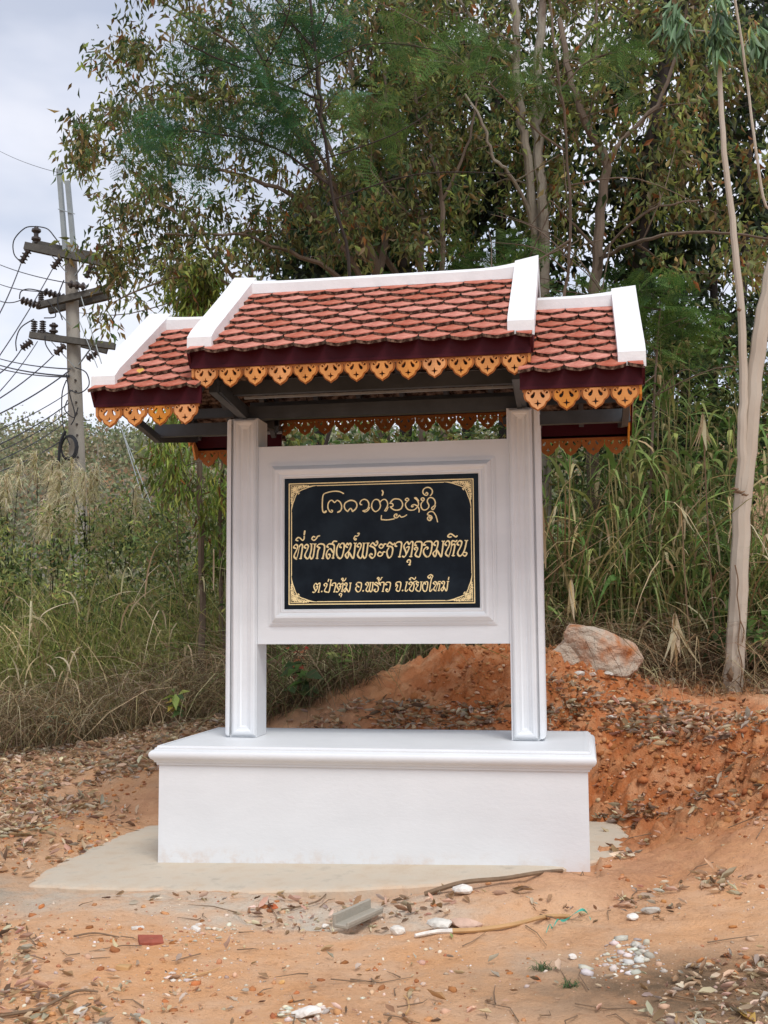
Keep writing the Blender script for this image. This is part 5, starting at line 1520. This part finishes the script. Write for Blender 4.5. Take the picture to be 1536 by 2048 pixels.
def cable(name, pts, r, parent=None, n=5, m=CABLE):
    mb = MB(); c = catmull(pts, 6); mb.tube(c, r, n, cap=True); return mb.build(name, m, parent)
for L in ([(72, 453), (50, 456), (28, 480), (28, 508), (42, 524)], [(74, 453), (95, 458), (110, 475), (120, 489)], [(39, 598), (42, 583), (58, 578), (82, 582)], [(33, 702), (32, 680), (42, 655), (68, 638)],
          [(88, 636), (110, 634), (108, 620), (95, 600)], [(90, 672), (92, 690), (105, 710)], [(150, 735), (172, 745), (178, 770), (160, 786), (140, 780)], [(128, 560), (115, 600), (125, 640)],
          [(132, 745), (140, 790), (150, 830), (142, 850)], [(135, 800), (130, 820), (148, 835), (156, 815)], [(133, 760), (124, 790), (126, 850), (140, 890)]):
    cable('jumper_cable', [Q(*p, -.28) for p in L], .011, POLE)
mb = MB()
for k in range(3):
    mb.tube([Vector(Q(137, 895, -.25)) + Vector((.13 * cos(t) * (1 + .12 * k), .02 * k, .19 * sin(t) * (1 + .1 * k))) for t in np.linspace(0, 2 * pi, 16)], .012, 5, cap=False)
mb.build('cable_coil', CABLE, POLE)
mb = MB(); mb.tube(catmull([Q(131, 862, -.28), Q(121, 885, -.28), Q(118, 915, -.28), Q(115, 932, -.28)], 4), .028, 6); mb.tube(catmull([Q(146, 930, -.28), Q(143, 950, -.28), Q(132, 962, -.28)], 4), .028, 6)
mb.build('cable_splice', CABLE, POLE)
def wire(label, a, b, dfar, sag=.15, r=.008, group=None, name='power_line', da=-.25):
    A = pt(a[0], a[1], D0 + da); B_ = A + (pt(b[0], b[1], dfar) - A)
    B2 = A + (B_ - A) * 1.9
    pts = [A + (B2 - A) * t + np.array([0, 0, -sag * 4 * t * (1 - t)]) for t in np.linspace(0, 1, 16)]
    mb = MB(); mb.tube(pts, r, 5); return tag(mb.build(name, CABLE), label, 'cable', 'wires leading left from the utility pole')
WL = [((116, 345), (0, 290), 26, 'topmost thin wire running up left from the steel riser top', .005),
      ((137, 566), (0, 517), 26, 'wire ending at the middle crossarm, highest of the three parallel ones', .010),
      ((88, 583), (0, 556), 26, 'middle one of the three parallel wires reaching the middle crossarm', .010),
      ((42, 600), (0, 587), 22, 'shortest parallel wire ending at the leftmost insulator of the middle crossarm', .010),
      ((42, 527), (0, 607), 17, 'steep wire dropping left from the left end of the top crossarm', .010),
      ((105, 538), (0, 690), 16, 'steep wire dropping left from under the middle of the top crossarm', .009),
      ((75, 683), (0, 762), 16, 'steep wire dropping left below the lowest crossarm from its left third', .008),
      ((43, 698), (0, 727), 17, 'wire leaving the leftmost insulator of the lowest crossarm', .011),
      ((108, 710), (0, 776), 16, 'wire leaving the middle insulator under the lowest crossarm', .010),
      ((140, 738), (0, 705), 26, 'upper one of the thick cables that meet the pole below the lowest crossarm', .012),
      ((138, 752), (0, 718), 26, 'middle one of the thick cables that meet the pole below the lowest crossarm', .015),
      ((138, 754), (0, 724), 24, 'lower one of the thick cables that meet the pole below the lowest crossarm', .012),
      ((138, 742), (0, 808), 17, 'black cable sloping down left from the cable joint under the lowest crossarm', .012),
      ((145, 780), (0, 838), 16, 'thin wire sloping down left, second below the cable joint', .008),
      ((138, 806), (0, 868), 16, 'wire sloping down left just above the hilltop line', .010),
      ((138, 822), (0, 882), 16, 'wire crossing the hill crest just below the one above it', .008),
      ((135, 842), (0, 900), 16, 'wire crossing the hill in the middle of its slope', .008),
      ((118, 884), (0, 922), 16, 'lowest wire crossing the wooded hill', .010)]
for a, b, df, lb, r in WL: wire(lb, a, b, df, r=r)
for (a, b, lb, r) in (((152, 560), (345, 1190), 'pale stay wire slanting from the pole down to the right', .010), ((158, 640), (322, 1060), 'dark stay wire beside the pale one right of the pole', .008)):
    A = pt(*a, D0 - .1); B_ = pt(*b, D0 - 2.2)
    mb = MB(); mb.tube([A, B_], r, 5); tag(mb.build('stay_wire', GALV if 'pale' in lb else CABLE), lb, 'cable')

# ================================================================== GROUND COVER: litter, clods, pebbles, twigs
CT = np.array([(0, 0, .02), (-.34, .28, .20), (0, .3, 0), (.34, .28, .24), (-.36, .68, .26), (0, .7, .04), (.30, .68, .16), (.05, 1, .22)])
CF = [(0, 2, 1), (0, 3, 2), (1, 2, 5), (1, 5, 4), (2, 3, 6), (2, 6, 5), (4, 5, 7), (5, 6, 7)]
LIT = ((.40, .26, .15), (.60, .46, .31), (.60, .39, .28), (.50, .44, .35), (.20, .13, .085), (.72, .62, .46))
rg = RS(200)
areas = [  # polygon in photo directions, count, size range
    ([(-60, 1480), (440, 1440), (330, 1500), (315, 1560), (200, 1620), (-60, 1690)], 3800, (.04, .10)),
    ([(-60, 1440), (460, 1400), (440, 1470), (-60, 1520)], 2200, (.04, .09)),
    ([(-60, 1620), (200, 1600), (300, 1640), (60, 1765), (-60, 1800)], 420, (.04, .10)),
    ([(60, 1755), (250, 1750), (420, 1800), (330, 1815), (60, 1790)], 90, (.04, .10)),
    ([(430, 1395), (720, 1400), (1000, 1415), (1180, 1410), (1190, 1470), (430, 1465)], 2300, (.04, .09)),
    ([(1090, 1360), (1600, 1360), (1600, 1500), (1180, 1480)], 2000, (.04, .10)),
    ([(1200, 1400), (1420, 1400), (1420, 1460), (1240, 1475)], 600, (.06, .12)),
    ([(1185, 1570), (1460, 1555), (1420, 1610), (1310, 1700), (1235, 1725), (1190, 1640)], 800, (.05, .12)),
    ([(1190, 1480), (1600, 1480), (1600, 1600), (1190, 1600)], 350, (.03, .08)),
    ([(1440, 1550), (1600, 1500), (1600, 1680), (1450, 1640)], 120, (.05, .10)),
    ([(1320, 1740), (1600, 1690), (1600, 1790), (1340, 1790)], 170, (.04, .09)),
    ([(1350, 1960), (1600, 1760), (1600, 2100), (1240, 2100)], 420, (.04, .10)),
    ([(860, 1790), (1160, 1780), (1200, 1860), (1020, 1890), (760, 1870)], 210, (.03, .08)),
    ([(480, 1790), (900, 1790), (880, 1870), (520, 1870)], 130, (.02, .07)),
    ([(-60, 1840), (90, 1860), (60, 2000), (-60, 2000)], 110, (.05, .10)),
    ([(-60, 1990), (260, 1970), (200, 2080), (-60, 2080)], 130, (.04, .10)),
    ([(1120, 1800), (1350, 1770), (1400, 1830), (1160, 1850)], 120, (.04, .08)),
    ([(-60, 1780), (1600, 1760), (1600, 2090), (-60, 2090)], 420, (.015, .06)),
]
PP = []; SS = []
for poly, n, (s0, s1) in areas:
    us = [p[0] for p in poly]; vs = [p[1] for p in poly]
    u = rg.uniform(min(us), max(us), n * 4); v = rg.uniform(min(vs), max(vs), n * 4)
    k = inpoly(u, v, poly); u, v = u[k][:n], v[k][:n]
    PP.append(on_ground(u, v)); SS.append(rg.uniform(s0, s1, len(u)))
P = np.vstack(PP); s = np.concatenate(SS)
clump = fbm(P[:, 0], P[:, 1], 1.5, 3) + .6 * fbm(P[:, 0] + 9, P[:, 1], 5, 2) + rg.normal(size=len(P)) * .10
bankz = (P[:, 0] > .8) & (P[:, 1] > -.6)
P = P[(clump > np.where(bankz, np.where((P[:, 1] < 1.45) & (P[:, 0] < 2.3), -.25, .0), -.05)) | (P[:, 1] > 3.4) & ~bankz | (P[:, 0] < -3)]; s = rg.uniform(.03, .11, len(P)) * rg.uniform(.6, 1.1, len(P)) * np.where(P[:, 1] < -1.0, .72, 1)
inside = (P[:, 0] > -1.32) & (P[:, 0] < 1.32) & (P[:, 1] > -.02) & (P[:, 1] < 1.2)
P, s = P[~inside], s[~inside]
n = len(P)
P[:, 2] += rg.uniform(.0, .018, n)
D = rg.normal(size=(n, 3)) * np.array([1, 1, .22])
tag(scatter('leaf_litter', CT, CF, P, rots(D, rg, up=(0, 0, 1), roll=.45), np.stack([s * rg.uniform(.20, .48, n) * 1.2, s, s], 1), palette(n, LIT, (4, 4.5, 2, 2.5, 1.6, 2), .25, rg), DRY), kind='stuff')

def ico(sub, seed, amp, flat=1.):
    import bmesh
    bm = bmesh.new(); bmesh.ops.create_icosphere(bm, subdivisions=sub, radius=1)
    V = np.array([v.co[:] for v in bm.verts]); Fs = [tuple(v.index for v in f.verts) for f in bm.faces]; bm.free()
    r = RS(seed)
    for k in range(7):       # knock flat facets off the ball
        nrm = r.normal(size=3); nrm /= np.linalg.norm(nrm); dd = r.uniform(.55, .85)
        t = V @ nrm; V = V - np.maximum(0, t - dd)[:, None] * nrm[None]
    V = V * (1 + amp * r.normal(size=(len(V), 1)))
    V[:, 2] *= flat
    return V, Fs
def clod_field(name, poly_list, size, seed, m, pal, wts, sub=1, flat=.6, sink=.3, amp=.12):
    rg = RS(seed); PP = []
    for poly, n in poly_list:
        us = [p[0] for p in poly]; vs = [p[1] for p in poly]
        u = rg.uniform(min(us), max(us), n * 4); v = rg.uniform(min(vs), max(vs), n * 4); k = inpoly(u, v, poly)
        PP.append(on_ground(u[k][:n], v[k][:n]))
    P = np.vstack(PP)
    P = P[(fbm(P[:, 0], P[:, 1], 1.7, 3) + rg.normal(size=len(P)) * .16) > -.12]
    P = P[~((P[:, 0] > -1.32) & (P[:, 0] < 1.32) & (P[:, 1] > -.02) & (P[:, 1] < 1.2))]
    n = len(P)
    s = size[0] + (size[1] - size[0]) * rg.uniform(0, 1, n) ** 3
    P[:, 2] += s * flat * (.5 - sink)
    T, Tf = ico(sub, seed, amp, flat)
    return tag(scatter(name, T, Tf, P, rots(rg.normal(size=(n, 3)) * np.array([1, 1, .25]), rg, up=(0, 0, 1), roll=.2), s[:, None] * rg.uniform(.6, 1.3, (n, 3)), palette(n, pal, wts, .2, rg), m), kind='stuff')
EARTH = mat('earth_clod', (.4, .2, .1), .95, .1, attr='col', bump=.6, bscale=60)
bank = [(1180, 1470), (1600, 1470), (1600, 1640), (1190, 1640)]
mound = [(700, 1440), (960, 1290), (1250, 1300), (1500, 1375), (1500, 1480), (720, 1460)]
near = [(-60, 1780), (1600, 1760), (1600, 2090), (-60, 2090)]
clod_field('mound_lumps', [(mound, 420), (bank, 120)], (.012, .05), 209, EARTH, ((.42, .16, .06), (.36, .13, .05), (.48, .20, .09)), (3, 2, 2), sub=1, flat=.7, sink=.8, amp=.16)
clod_field('earth_clods', [(bank, 1500), (mound, 2600), (near, 700), ([(1190, 1600), (1600, 1600), (1600, 1760), (1190, 1760)], 500), ([(-60, 1560), (300, 1500), (300, 1680), (-60, 1760)], 700)],
           (.004, .032), 210, EARTH, ((.44, .18, .07), (.50, .25, .12), (.30, .12, .05), (.58, .38, .25)), (4, 3, 2, 1.5))
clod_field('pebbles', [(near, 1300), ([(-60, 1700), (900, 1775), (900, 1900), (-60, 1900)], 700), ([(1190, 1600), (1600, 1560), (1600, 1800), (1190, 1780)], 400)],
           (.003, .013), 211, EARTH, ((.64, .53, .42), (.52, .38, .28), (.70, .64, .55), (.42, .19, .10)), (3, 3, 1, 2), sub=1)
clod_field('lime_rubble', [([(1200, 1900), (1240, 1875), (1300, 1885), (1300, 1920), (1260, 1945), (1205, 1930)], 150), ([(1150, 1900), (1330, 1880), (1330, 1960), (1150, 1960)], 60)],
           (.006, .034), 212, EARTH, ((.64, .60, .53), (.48, .44, .38)), (2, 2), amp=.2, flat=.45)
clod_field('mortar_crumbs', [([(340, 1845), (480, 1850), (470, 1880), (360, 1885)], 60), ([(330, 1945), (390, 1945), (390, 1965), (320, 1965)], 40), ([(560, 2010), (680, 2015), (680, 2048), (550, 2048)], 90), ([(150, 1750), (220, 1750), (220, 1775), (150, 1775)], 50), ([(1140, 1335), (1360, 1330), (1360, 1370), (1140, 1380)], 160)],
           (.004, .020), 213, EARTH, ((.66, .60, .50), (.56, .48, .38)), (2, 1))
rg = RS(214)
u = rg.uniform(-40, 1580, 110); v = 1440 + 620 * rg.uniform(0, 1, 110) ** .8
P = on_ground(u, v)
k = ~((P[:, 0] > -1.32) & (P[:, 0] < 1.32) & (P[:, 1] > -.02) & (P[:, 1] < 1.2)); P = P[k]; n = len(P)
mb = MB()
for p in P:
    a = rg.uniform(0, 2 * pi); l = rg.uniform(.05, .28); d = np.array([cos(a), sin(a), 0]) * l
    q = [p, p + d * .5 + rg.normal(size=3) * .02 * np.array([1, 1, .4]), p + d]
    for x in q: x[2] = gfast(x[0:1], x[1:2])[0] + .006 + abs(rg.normal()) * .006
    mb.tube(q, [.003, .0025, .0012], 4, cap=False)
tag(mb.build('fallen_twigs', STICK), kind='stuff')

# ================================================================== SINGLE THINGS ON THE GROUND
def G(u, v): return on_ground(u, v)[0]
def stone(name, label, u, v, size, m, seed, flat=.7, rot=0., cat='stone', group=None, sink=.25, sub=2, amp=.03, tilt=0.):
    T, Tf = ico(sub, seed, amp, flat)
    p = G(u, v)
    V = T * np.array(size) / 2
    o = build(name, V, Tf, m, None)
    o.location = (p[0], p[1], p[2] + size[2] / 2 * (flat - sink)); o.rotation_euler = (tilt, 0, rot)
    return tag(o, label, cat, group)
# boulder on the mound
T, Tf = ico(4, 301, 0, .95)
V = T * np.array([.40, .29, .25])
nn = np.zeros(len(V))
nn = fbm(V[:, 0] + V[:, 2] * .7, V[:, 1] - V[:, 2] * 1.3, 3.5, 4, .6) * .22 + fbm(V[:, 0] * 1.3 - V[:, 1], V[:, 2] * 2 + V[:, 1], 9, 3, .6) * .07
V = V * (1 + 1.35 * nn[:, None])
p = G(1190, 1335)
bo = build('boulder', V, Tf, ROCK, smooth=False); bo.location = (p[0] - .02, p[1] + .06, p[2] + .14); bo.rotation_euler = (.15, .06, .3)
tag(bo, 'big pale and rust-stained boulder lying on top of the earth mound', 'boulder')
stone('stone', 'rusty wedge-shaped stone leaning on the right side of the boulder', 1278, 1330, (.26, .2, .17), mat('rust_rock', (.50, .24, .12), .9, .2, var=.3, vscale=9, bump=.8, bscale=20, dist=.02), 302, .9, .5, amp=.04)
for i, (u, v, w_, lb) in enumerate([(1160, 1352, .09, 'light stone just below the left end of the boulder'), (1185, 1356, .08, 'light stone under the middle of the boulder'), (1218, 1349, .09, 'pale stone under the right half of the boulder'),
                                 (1250, 1347, .07, 'small pale stone below the rusty wedge stone'), (1282, 1346, .11, 'grey slab-like stone right below the rusty wedge stone'), (1310, 1342, .12, 'flat grey stone in the row right of the boulder'),
                                 (1336, 1352, .10, 'white blocky stone ending the row right of the boulder'), (1345, 1364, .08, 'white stone lowest of the row right of the boulder'), (1170, 1384, .05, 'lone small white stone on the mound slope below the boulder'),
                                 (1225, 1436, .07, 'whitish stone half buried on the right slope among leaves'), (1322, 1338, .13, 'long thin grey stone lying on the row right of the boulder')]):
    stone('stone', lb, u, v, (w_ * 1.2, w_, w_ * .7), STONE, 310 + i, .8, i * .7, group='pale stones around the boulder')
stone('stone', 'white rounded stone under the long stick in front of the slab', 922, 1790, (.125, .09, .07), LIME, 330, .9, .2)
stone('stone', 'grey rounded stone at the white end of the bamboo pole', 796, 1870, (.085, .07, .055), STONE, 331, .9, .4)
stone('stone', 'pinkish flat stone lying behind the bamboo pole, larger right one', 932, 1855, (.17, .12, .08), mat('pink_stone', (.55, .38, .29), .9, .2, var=.2, vscale=14, bump=.4, bscale=40), 332, .8, .1)
stone('stone', 'speckled whitish stone left of the pinkish flat stone', 882, 1856, (.15, .10, .07), STONE, 333, .8, -.2)
stone('stone', 'white stone in the gully right of the green ribbon', 1265, 1838, (.06, .05, .04), LIME, 334, .9, .2)
stone('stone', 'beige stone in the leaf gully further right', 1302, 1826, (.10, .06, .05), STONE, 335, .8, .4)
stone('stone', 'pale beige block at the bottom edge of the picture', 612, 2036, (.12, .08, .06), LIME, 336, .8, .3)
stone('stone', 'small white stone near the concrete channel piece', 652, 1853, (.05, .04, .03), LIME, 337, .9, .2)
stone('stone', 'grey stone in the leaves at the lower left', 162, 2028, (.06, .045, .035), STONE, 338, .9, .9)
stone('stone', 'small yellow-brown pebble in the bare foreground soil', 563, 1967, (.03, .022, .02), mat('yellow_stone', (.6, .36, .14), .7, .3, var=.2, vscale=40), 339, .9, .3)
stone('stone', 'white stone left of the white rubble heap', 1145, 1920, (.04, .035, .03), LIME, 340, .9, .3)

def brick(name, label, u, v, size, m, rot, seed, tilt=0.):
    r = RS(seed); x, y, z = [q / 2 for q in size]
    V = np.array([(sx * x, sy * y, sz * z) for sz in (-1, 1) for sy in (-1, 1) for sx in (-1, 1)]) + r.normal(size=(8, 3)) * min(size) * .09
    me_f = [(0, 2, 3, 1), (4, 5, 7, 6), (0, 1, 5, 4), (2, 6, 7, 3), (0, 4, 6, 2), (1, 3, 7, 5)]
    o = build(name, V, me_f, m)
    bv = o.modifiers.new('b', 'BEVEL'); bv.width = min(size) * .12; bv.segments = 2
    p = G(u, v); o.location = (p[0], p[1], max(p[2], slab_z(p[0]) if 300 < u < 1180 and v < 1770 else -9) + z * .8); o.rotation_euler = (tilt, .05, rot)
    return tag(o, label, 'brick piece' if m is BRICKM else 'fragment')
brick('brick_piece', 'orange brick fragment on the slab against the plinth', 438, 1734, (.075, .05, .026), BRICKM, .1, 350)
brick('tile_fragment', 'broken dark red roof tile lying on the bare soil at lower left', 302, 1888, (.11, .075, .02), TILEF, .5, 351, .25)
brick('tile_fragment', 'small orange-red tile chip leaning in the dust left of the concrete piece', 547, 1815, (.045, .03, .012), BRICKM, .9, 352, .5)
brick('wood_chip', 'small flat tan disc of wood on the bare soil at lower left', 248, 1937, (.055, .04, .02), BAMBOO, 0, 353)
brick('wood_chip', 'tiny brown block at the plinth foot right of centre', 962, 1733, (.025, .02, .022), STICK, .3, 354)
brick('plaster_chip', 'white angular plaster chip on the dust patch at left', 392, 1862, (.06, .02, .015), LIME, -.7, 355)
brick('plaster_chip', 'smaller white plaster chip beside the angular one', 397, 1852, (.03, .012, .012), LIME, .9, 356)
brick('plaster_chip', 'beige elongated chip on the dust patch left of the white ones', 275, 1862, (.06, .018, .012), STONE, .8, 357)
# broken concrete channel, grey, L-shaped section
p1, p2 = G(680, 1868), G(752, 1832)
mb = MB(); a = Vector(p1) + Vector((0, 0, .03)); b = Vector(p2) + Vector((0, 0, .035))
d = (b - a).normalized(); sdv = d.cross(Vector((0, 0, 1))).normalized()
mb.bar(a, b, .085, .018); mb.bar(a - sdv * .036 + Vector((0, 0, .028)), b - sdv * .036 + Vector((0, 0, .028)), .018, .05)
mb.bar(a + sdv * .040 + Vector((0, 0, .012)), b + sdv * .040 + Vector((0, 0, .012)), .012, .022)
ch = mb.build('concrete_channel', mat('grey_concrete', (.38, .35, .29), .9, .2, var=.22, vscale=22, bump=.5, bscale=60, col2=(.30, .27, .22)))
bv = ch.modifiers.new('b', 'BEVEL'); bv.width = .004
tag(ch, 'broken grey concrete channel piece lying in the gully in front of the slab', 'concrete piece')
# sticks
def stick(name, label, pts, r0, r1, m, cat='stick', lift=.012):
    q = [G(u, v) + np.array([0, 0, lift + (l[0] if l else 0)]) for (u, v, *l) in pts]
    c = catmull(q, 6); mb = MB(); mb.tube(c, np.linspace(r0, r1, len(c)), 7)
    return tag(mb.build(name, m, smooth=True), label, cat)
stick('stick', 'long crooked grey-brown stick lying along the front right edge of the slab', [(850, 1793), (925, 1783, .03), (1010, 1770, .02), (1075, 1757, .01), (1124, 1746)], .014, .010, STICK)
stick('stick', 'thin dark twig lying against the plinth foot left of centre', [(490, 1724, .04), (505, 1733), (540, 1735), (560, 1737)], .004, .003, STICK)
stick('stick', 'curled brown leaf stalk at the plinth foot', [(575, 1738), (585, 1733, .02), (600, 1733, .02), (612, 1740)], .007, .003, STICK)
stick('stick', 'dark twig lying in the dust between slab and bare soil', [(560, 1825), (600, 1815), (640, 1808, .01), (660, 1793, .03)], .006, .003, STICK)
stick('stick', 'thin dark stick on the bare soil at lower left', [(0, 2040), (80, 2020), (150, 2000, .01), (196, 1988)], .008, .004, STICK)
stick('stick', 'pale thin twig lying on the bare soil left of centre', [(372, 1958), (410, 1952), (440, 1944)], .004, .002, BAMBOO)
stick('stick', 'thin brown root lying on the soil at left', [(148, 1877), (190, 1874), (238, 1878)], .005, .003, STICK)
stick('stick', 'curved tan leaf stem standing at the lower middle', [(812, 2040), (818, 2020), (815, 2005), (808, 1998)], .005, .003, BAMBOO)
stick('bamboo_pole', 'tan bamboo pole with a white-painted left end lying in the gully', [(905, 1868), (960, 1862), (1030, 1853), (1090, 1843), (1140, 1838)], .012, .010, BAMBOO, 'pole')
e_ = stick('white_pole', 'white end of the pole lying left of the tan bamboo', [(830, 1874), (870, 1872), (906, 1868)], .008, .012, LIME, 'pole')
rg = RS(360)
q = [G(1092, 1874), G(1100, 1868), G(1105, 1866), G(1116, 1860), G(1130, 1850), G(1165, 1838), G(1182, 1850)]
for i, x in enumerate(q): x[2] += .02 + .02 * (i % 2)
c = catmull(q, 5); mb = MB()
for i in range(len(c) - 1):
    a, b = c[i], c[i + 1]
    t1, t2 = i * .55, (i + 1) * .55
    w1 = np.array([0, cos(t1), sin(t1)]) * .006; w2 = np.array([0, cos(t2), sin(t2)]) * .006
    mb.add([a - w1, a + w1, b + w2, b - w2], [(0, 1, 2, 3)])
tag(mb.build('ribbon', RIBBON), 'twisted turquoise green plastic ribbon lying over the bamboo pole', 'ribbon')
# weeds in the foreground, the yellow leaf on the roof
def tuft(label, u, v, n, h, seed):
    rg = RS(seed); p = G(u, v); root = tag(empty('weed_tuft', p), label, 'weed')
    B = rg.normal(size=(n, 3)) * np.array([.02, .015, 0]); H = rg.uniform(.4, 1, n) * h
    blades('leaf', B, rg.uniform(0, 2 * pi, n), H, H * rg.uniform(.4, 1.4, n), rg.uniform(.003, .006, n), rg.uniform(.2, 1.1, n), palette(n, ((.10, .17, .06), (.14, .20, .09), (.08, .12, .06)), (2, 1, 1), .3, rg), LEAF, root, rg=rg)
tuft('small dark green weed tuft in the foreground left of the white rubble', 1087, 1940, 70, .05, 371)
tuft('second smaller weed tuft lower right of the first one', 1140, 1972, 60, .045, 372)
def fallen(label, p, L, W, c, az, seed, name='fallen_leaf'):
    r = np.array([[cos(az), -sin(az), 0], [sin(az), cos(az), 0], [0, 0, 1.]])
    o = scatter(name, CT, CF, np.array([[0, 0, 0.]]), r[None], np.array([[W, L, L]]), np.array([c]), DRY)
    o.location = p; return tag(o, label, 'leaf')
fallen('yellow fallen leaf at the lower right corner', G(1512, 2046) + [0, 0, .006], .10, .07, (.68, .46, .14), .6, 1)
fallen('large tan curled leaf in the pocket right of the plinth', G(1305, 1588) + [0, 0, .02], .26, .14, (.52, .38, .27), -1.3, 2)
fallen('small green leaf standing by the bamboo pole', G(905, 1878) + [0, 0, .01], .05, .02, (.35, .42, .16), .3, 3)
fallen('long tan leaf lying on the bare soil at the lower middle', G(893, 2005) + [0, 0, .01], .10, .022, (.52, .32, .16), 1.0, 4)
x_, s_, n_, L_ = slope_basis(YE, WE, YR, WR)
o = scatter('fallen_leaf', CT, CF, np.array([[0, 0, 0.]]), np.stack([np.array(x_), np.array(s_), np.array(n_)], 1)[None], np.array([[.07, .055, .05]]), np.array([(.72, .48, .12)]), DRY)
o.location = Vector((-1.37, YE, WE)) + s_ * .14 + n_ * .048
tag(o, 'yellow leaf lying on the tiles of the left wing roof', 'leaf')
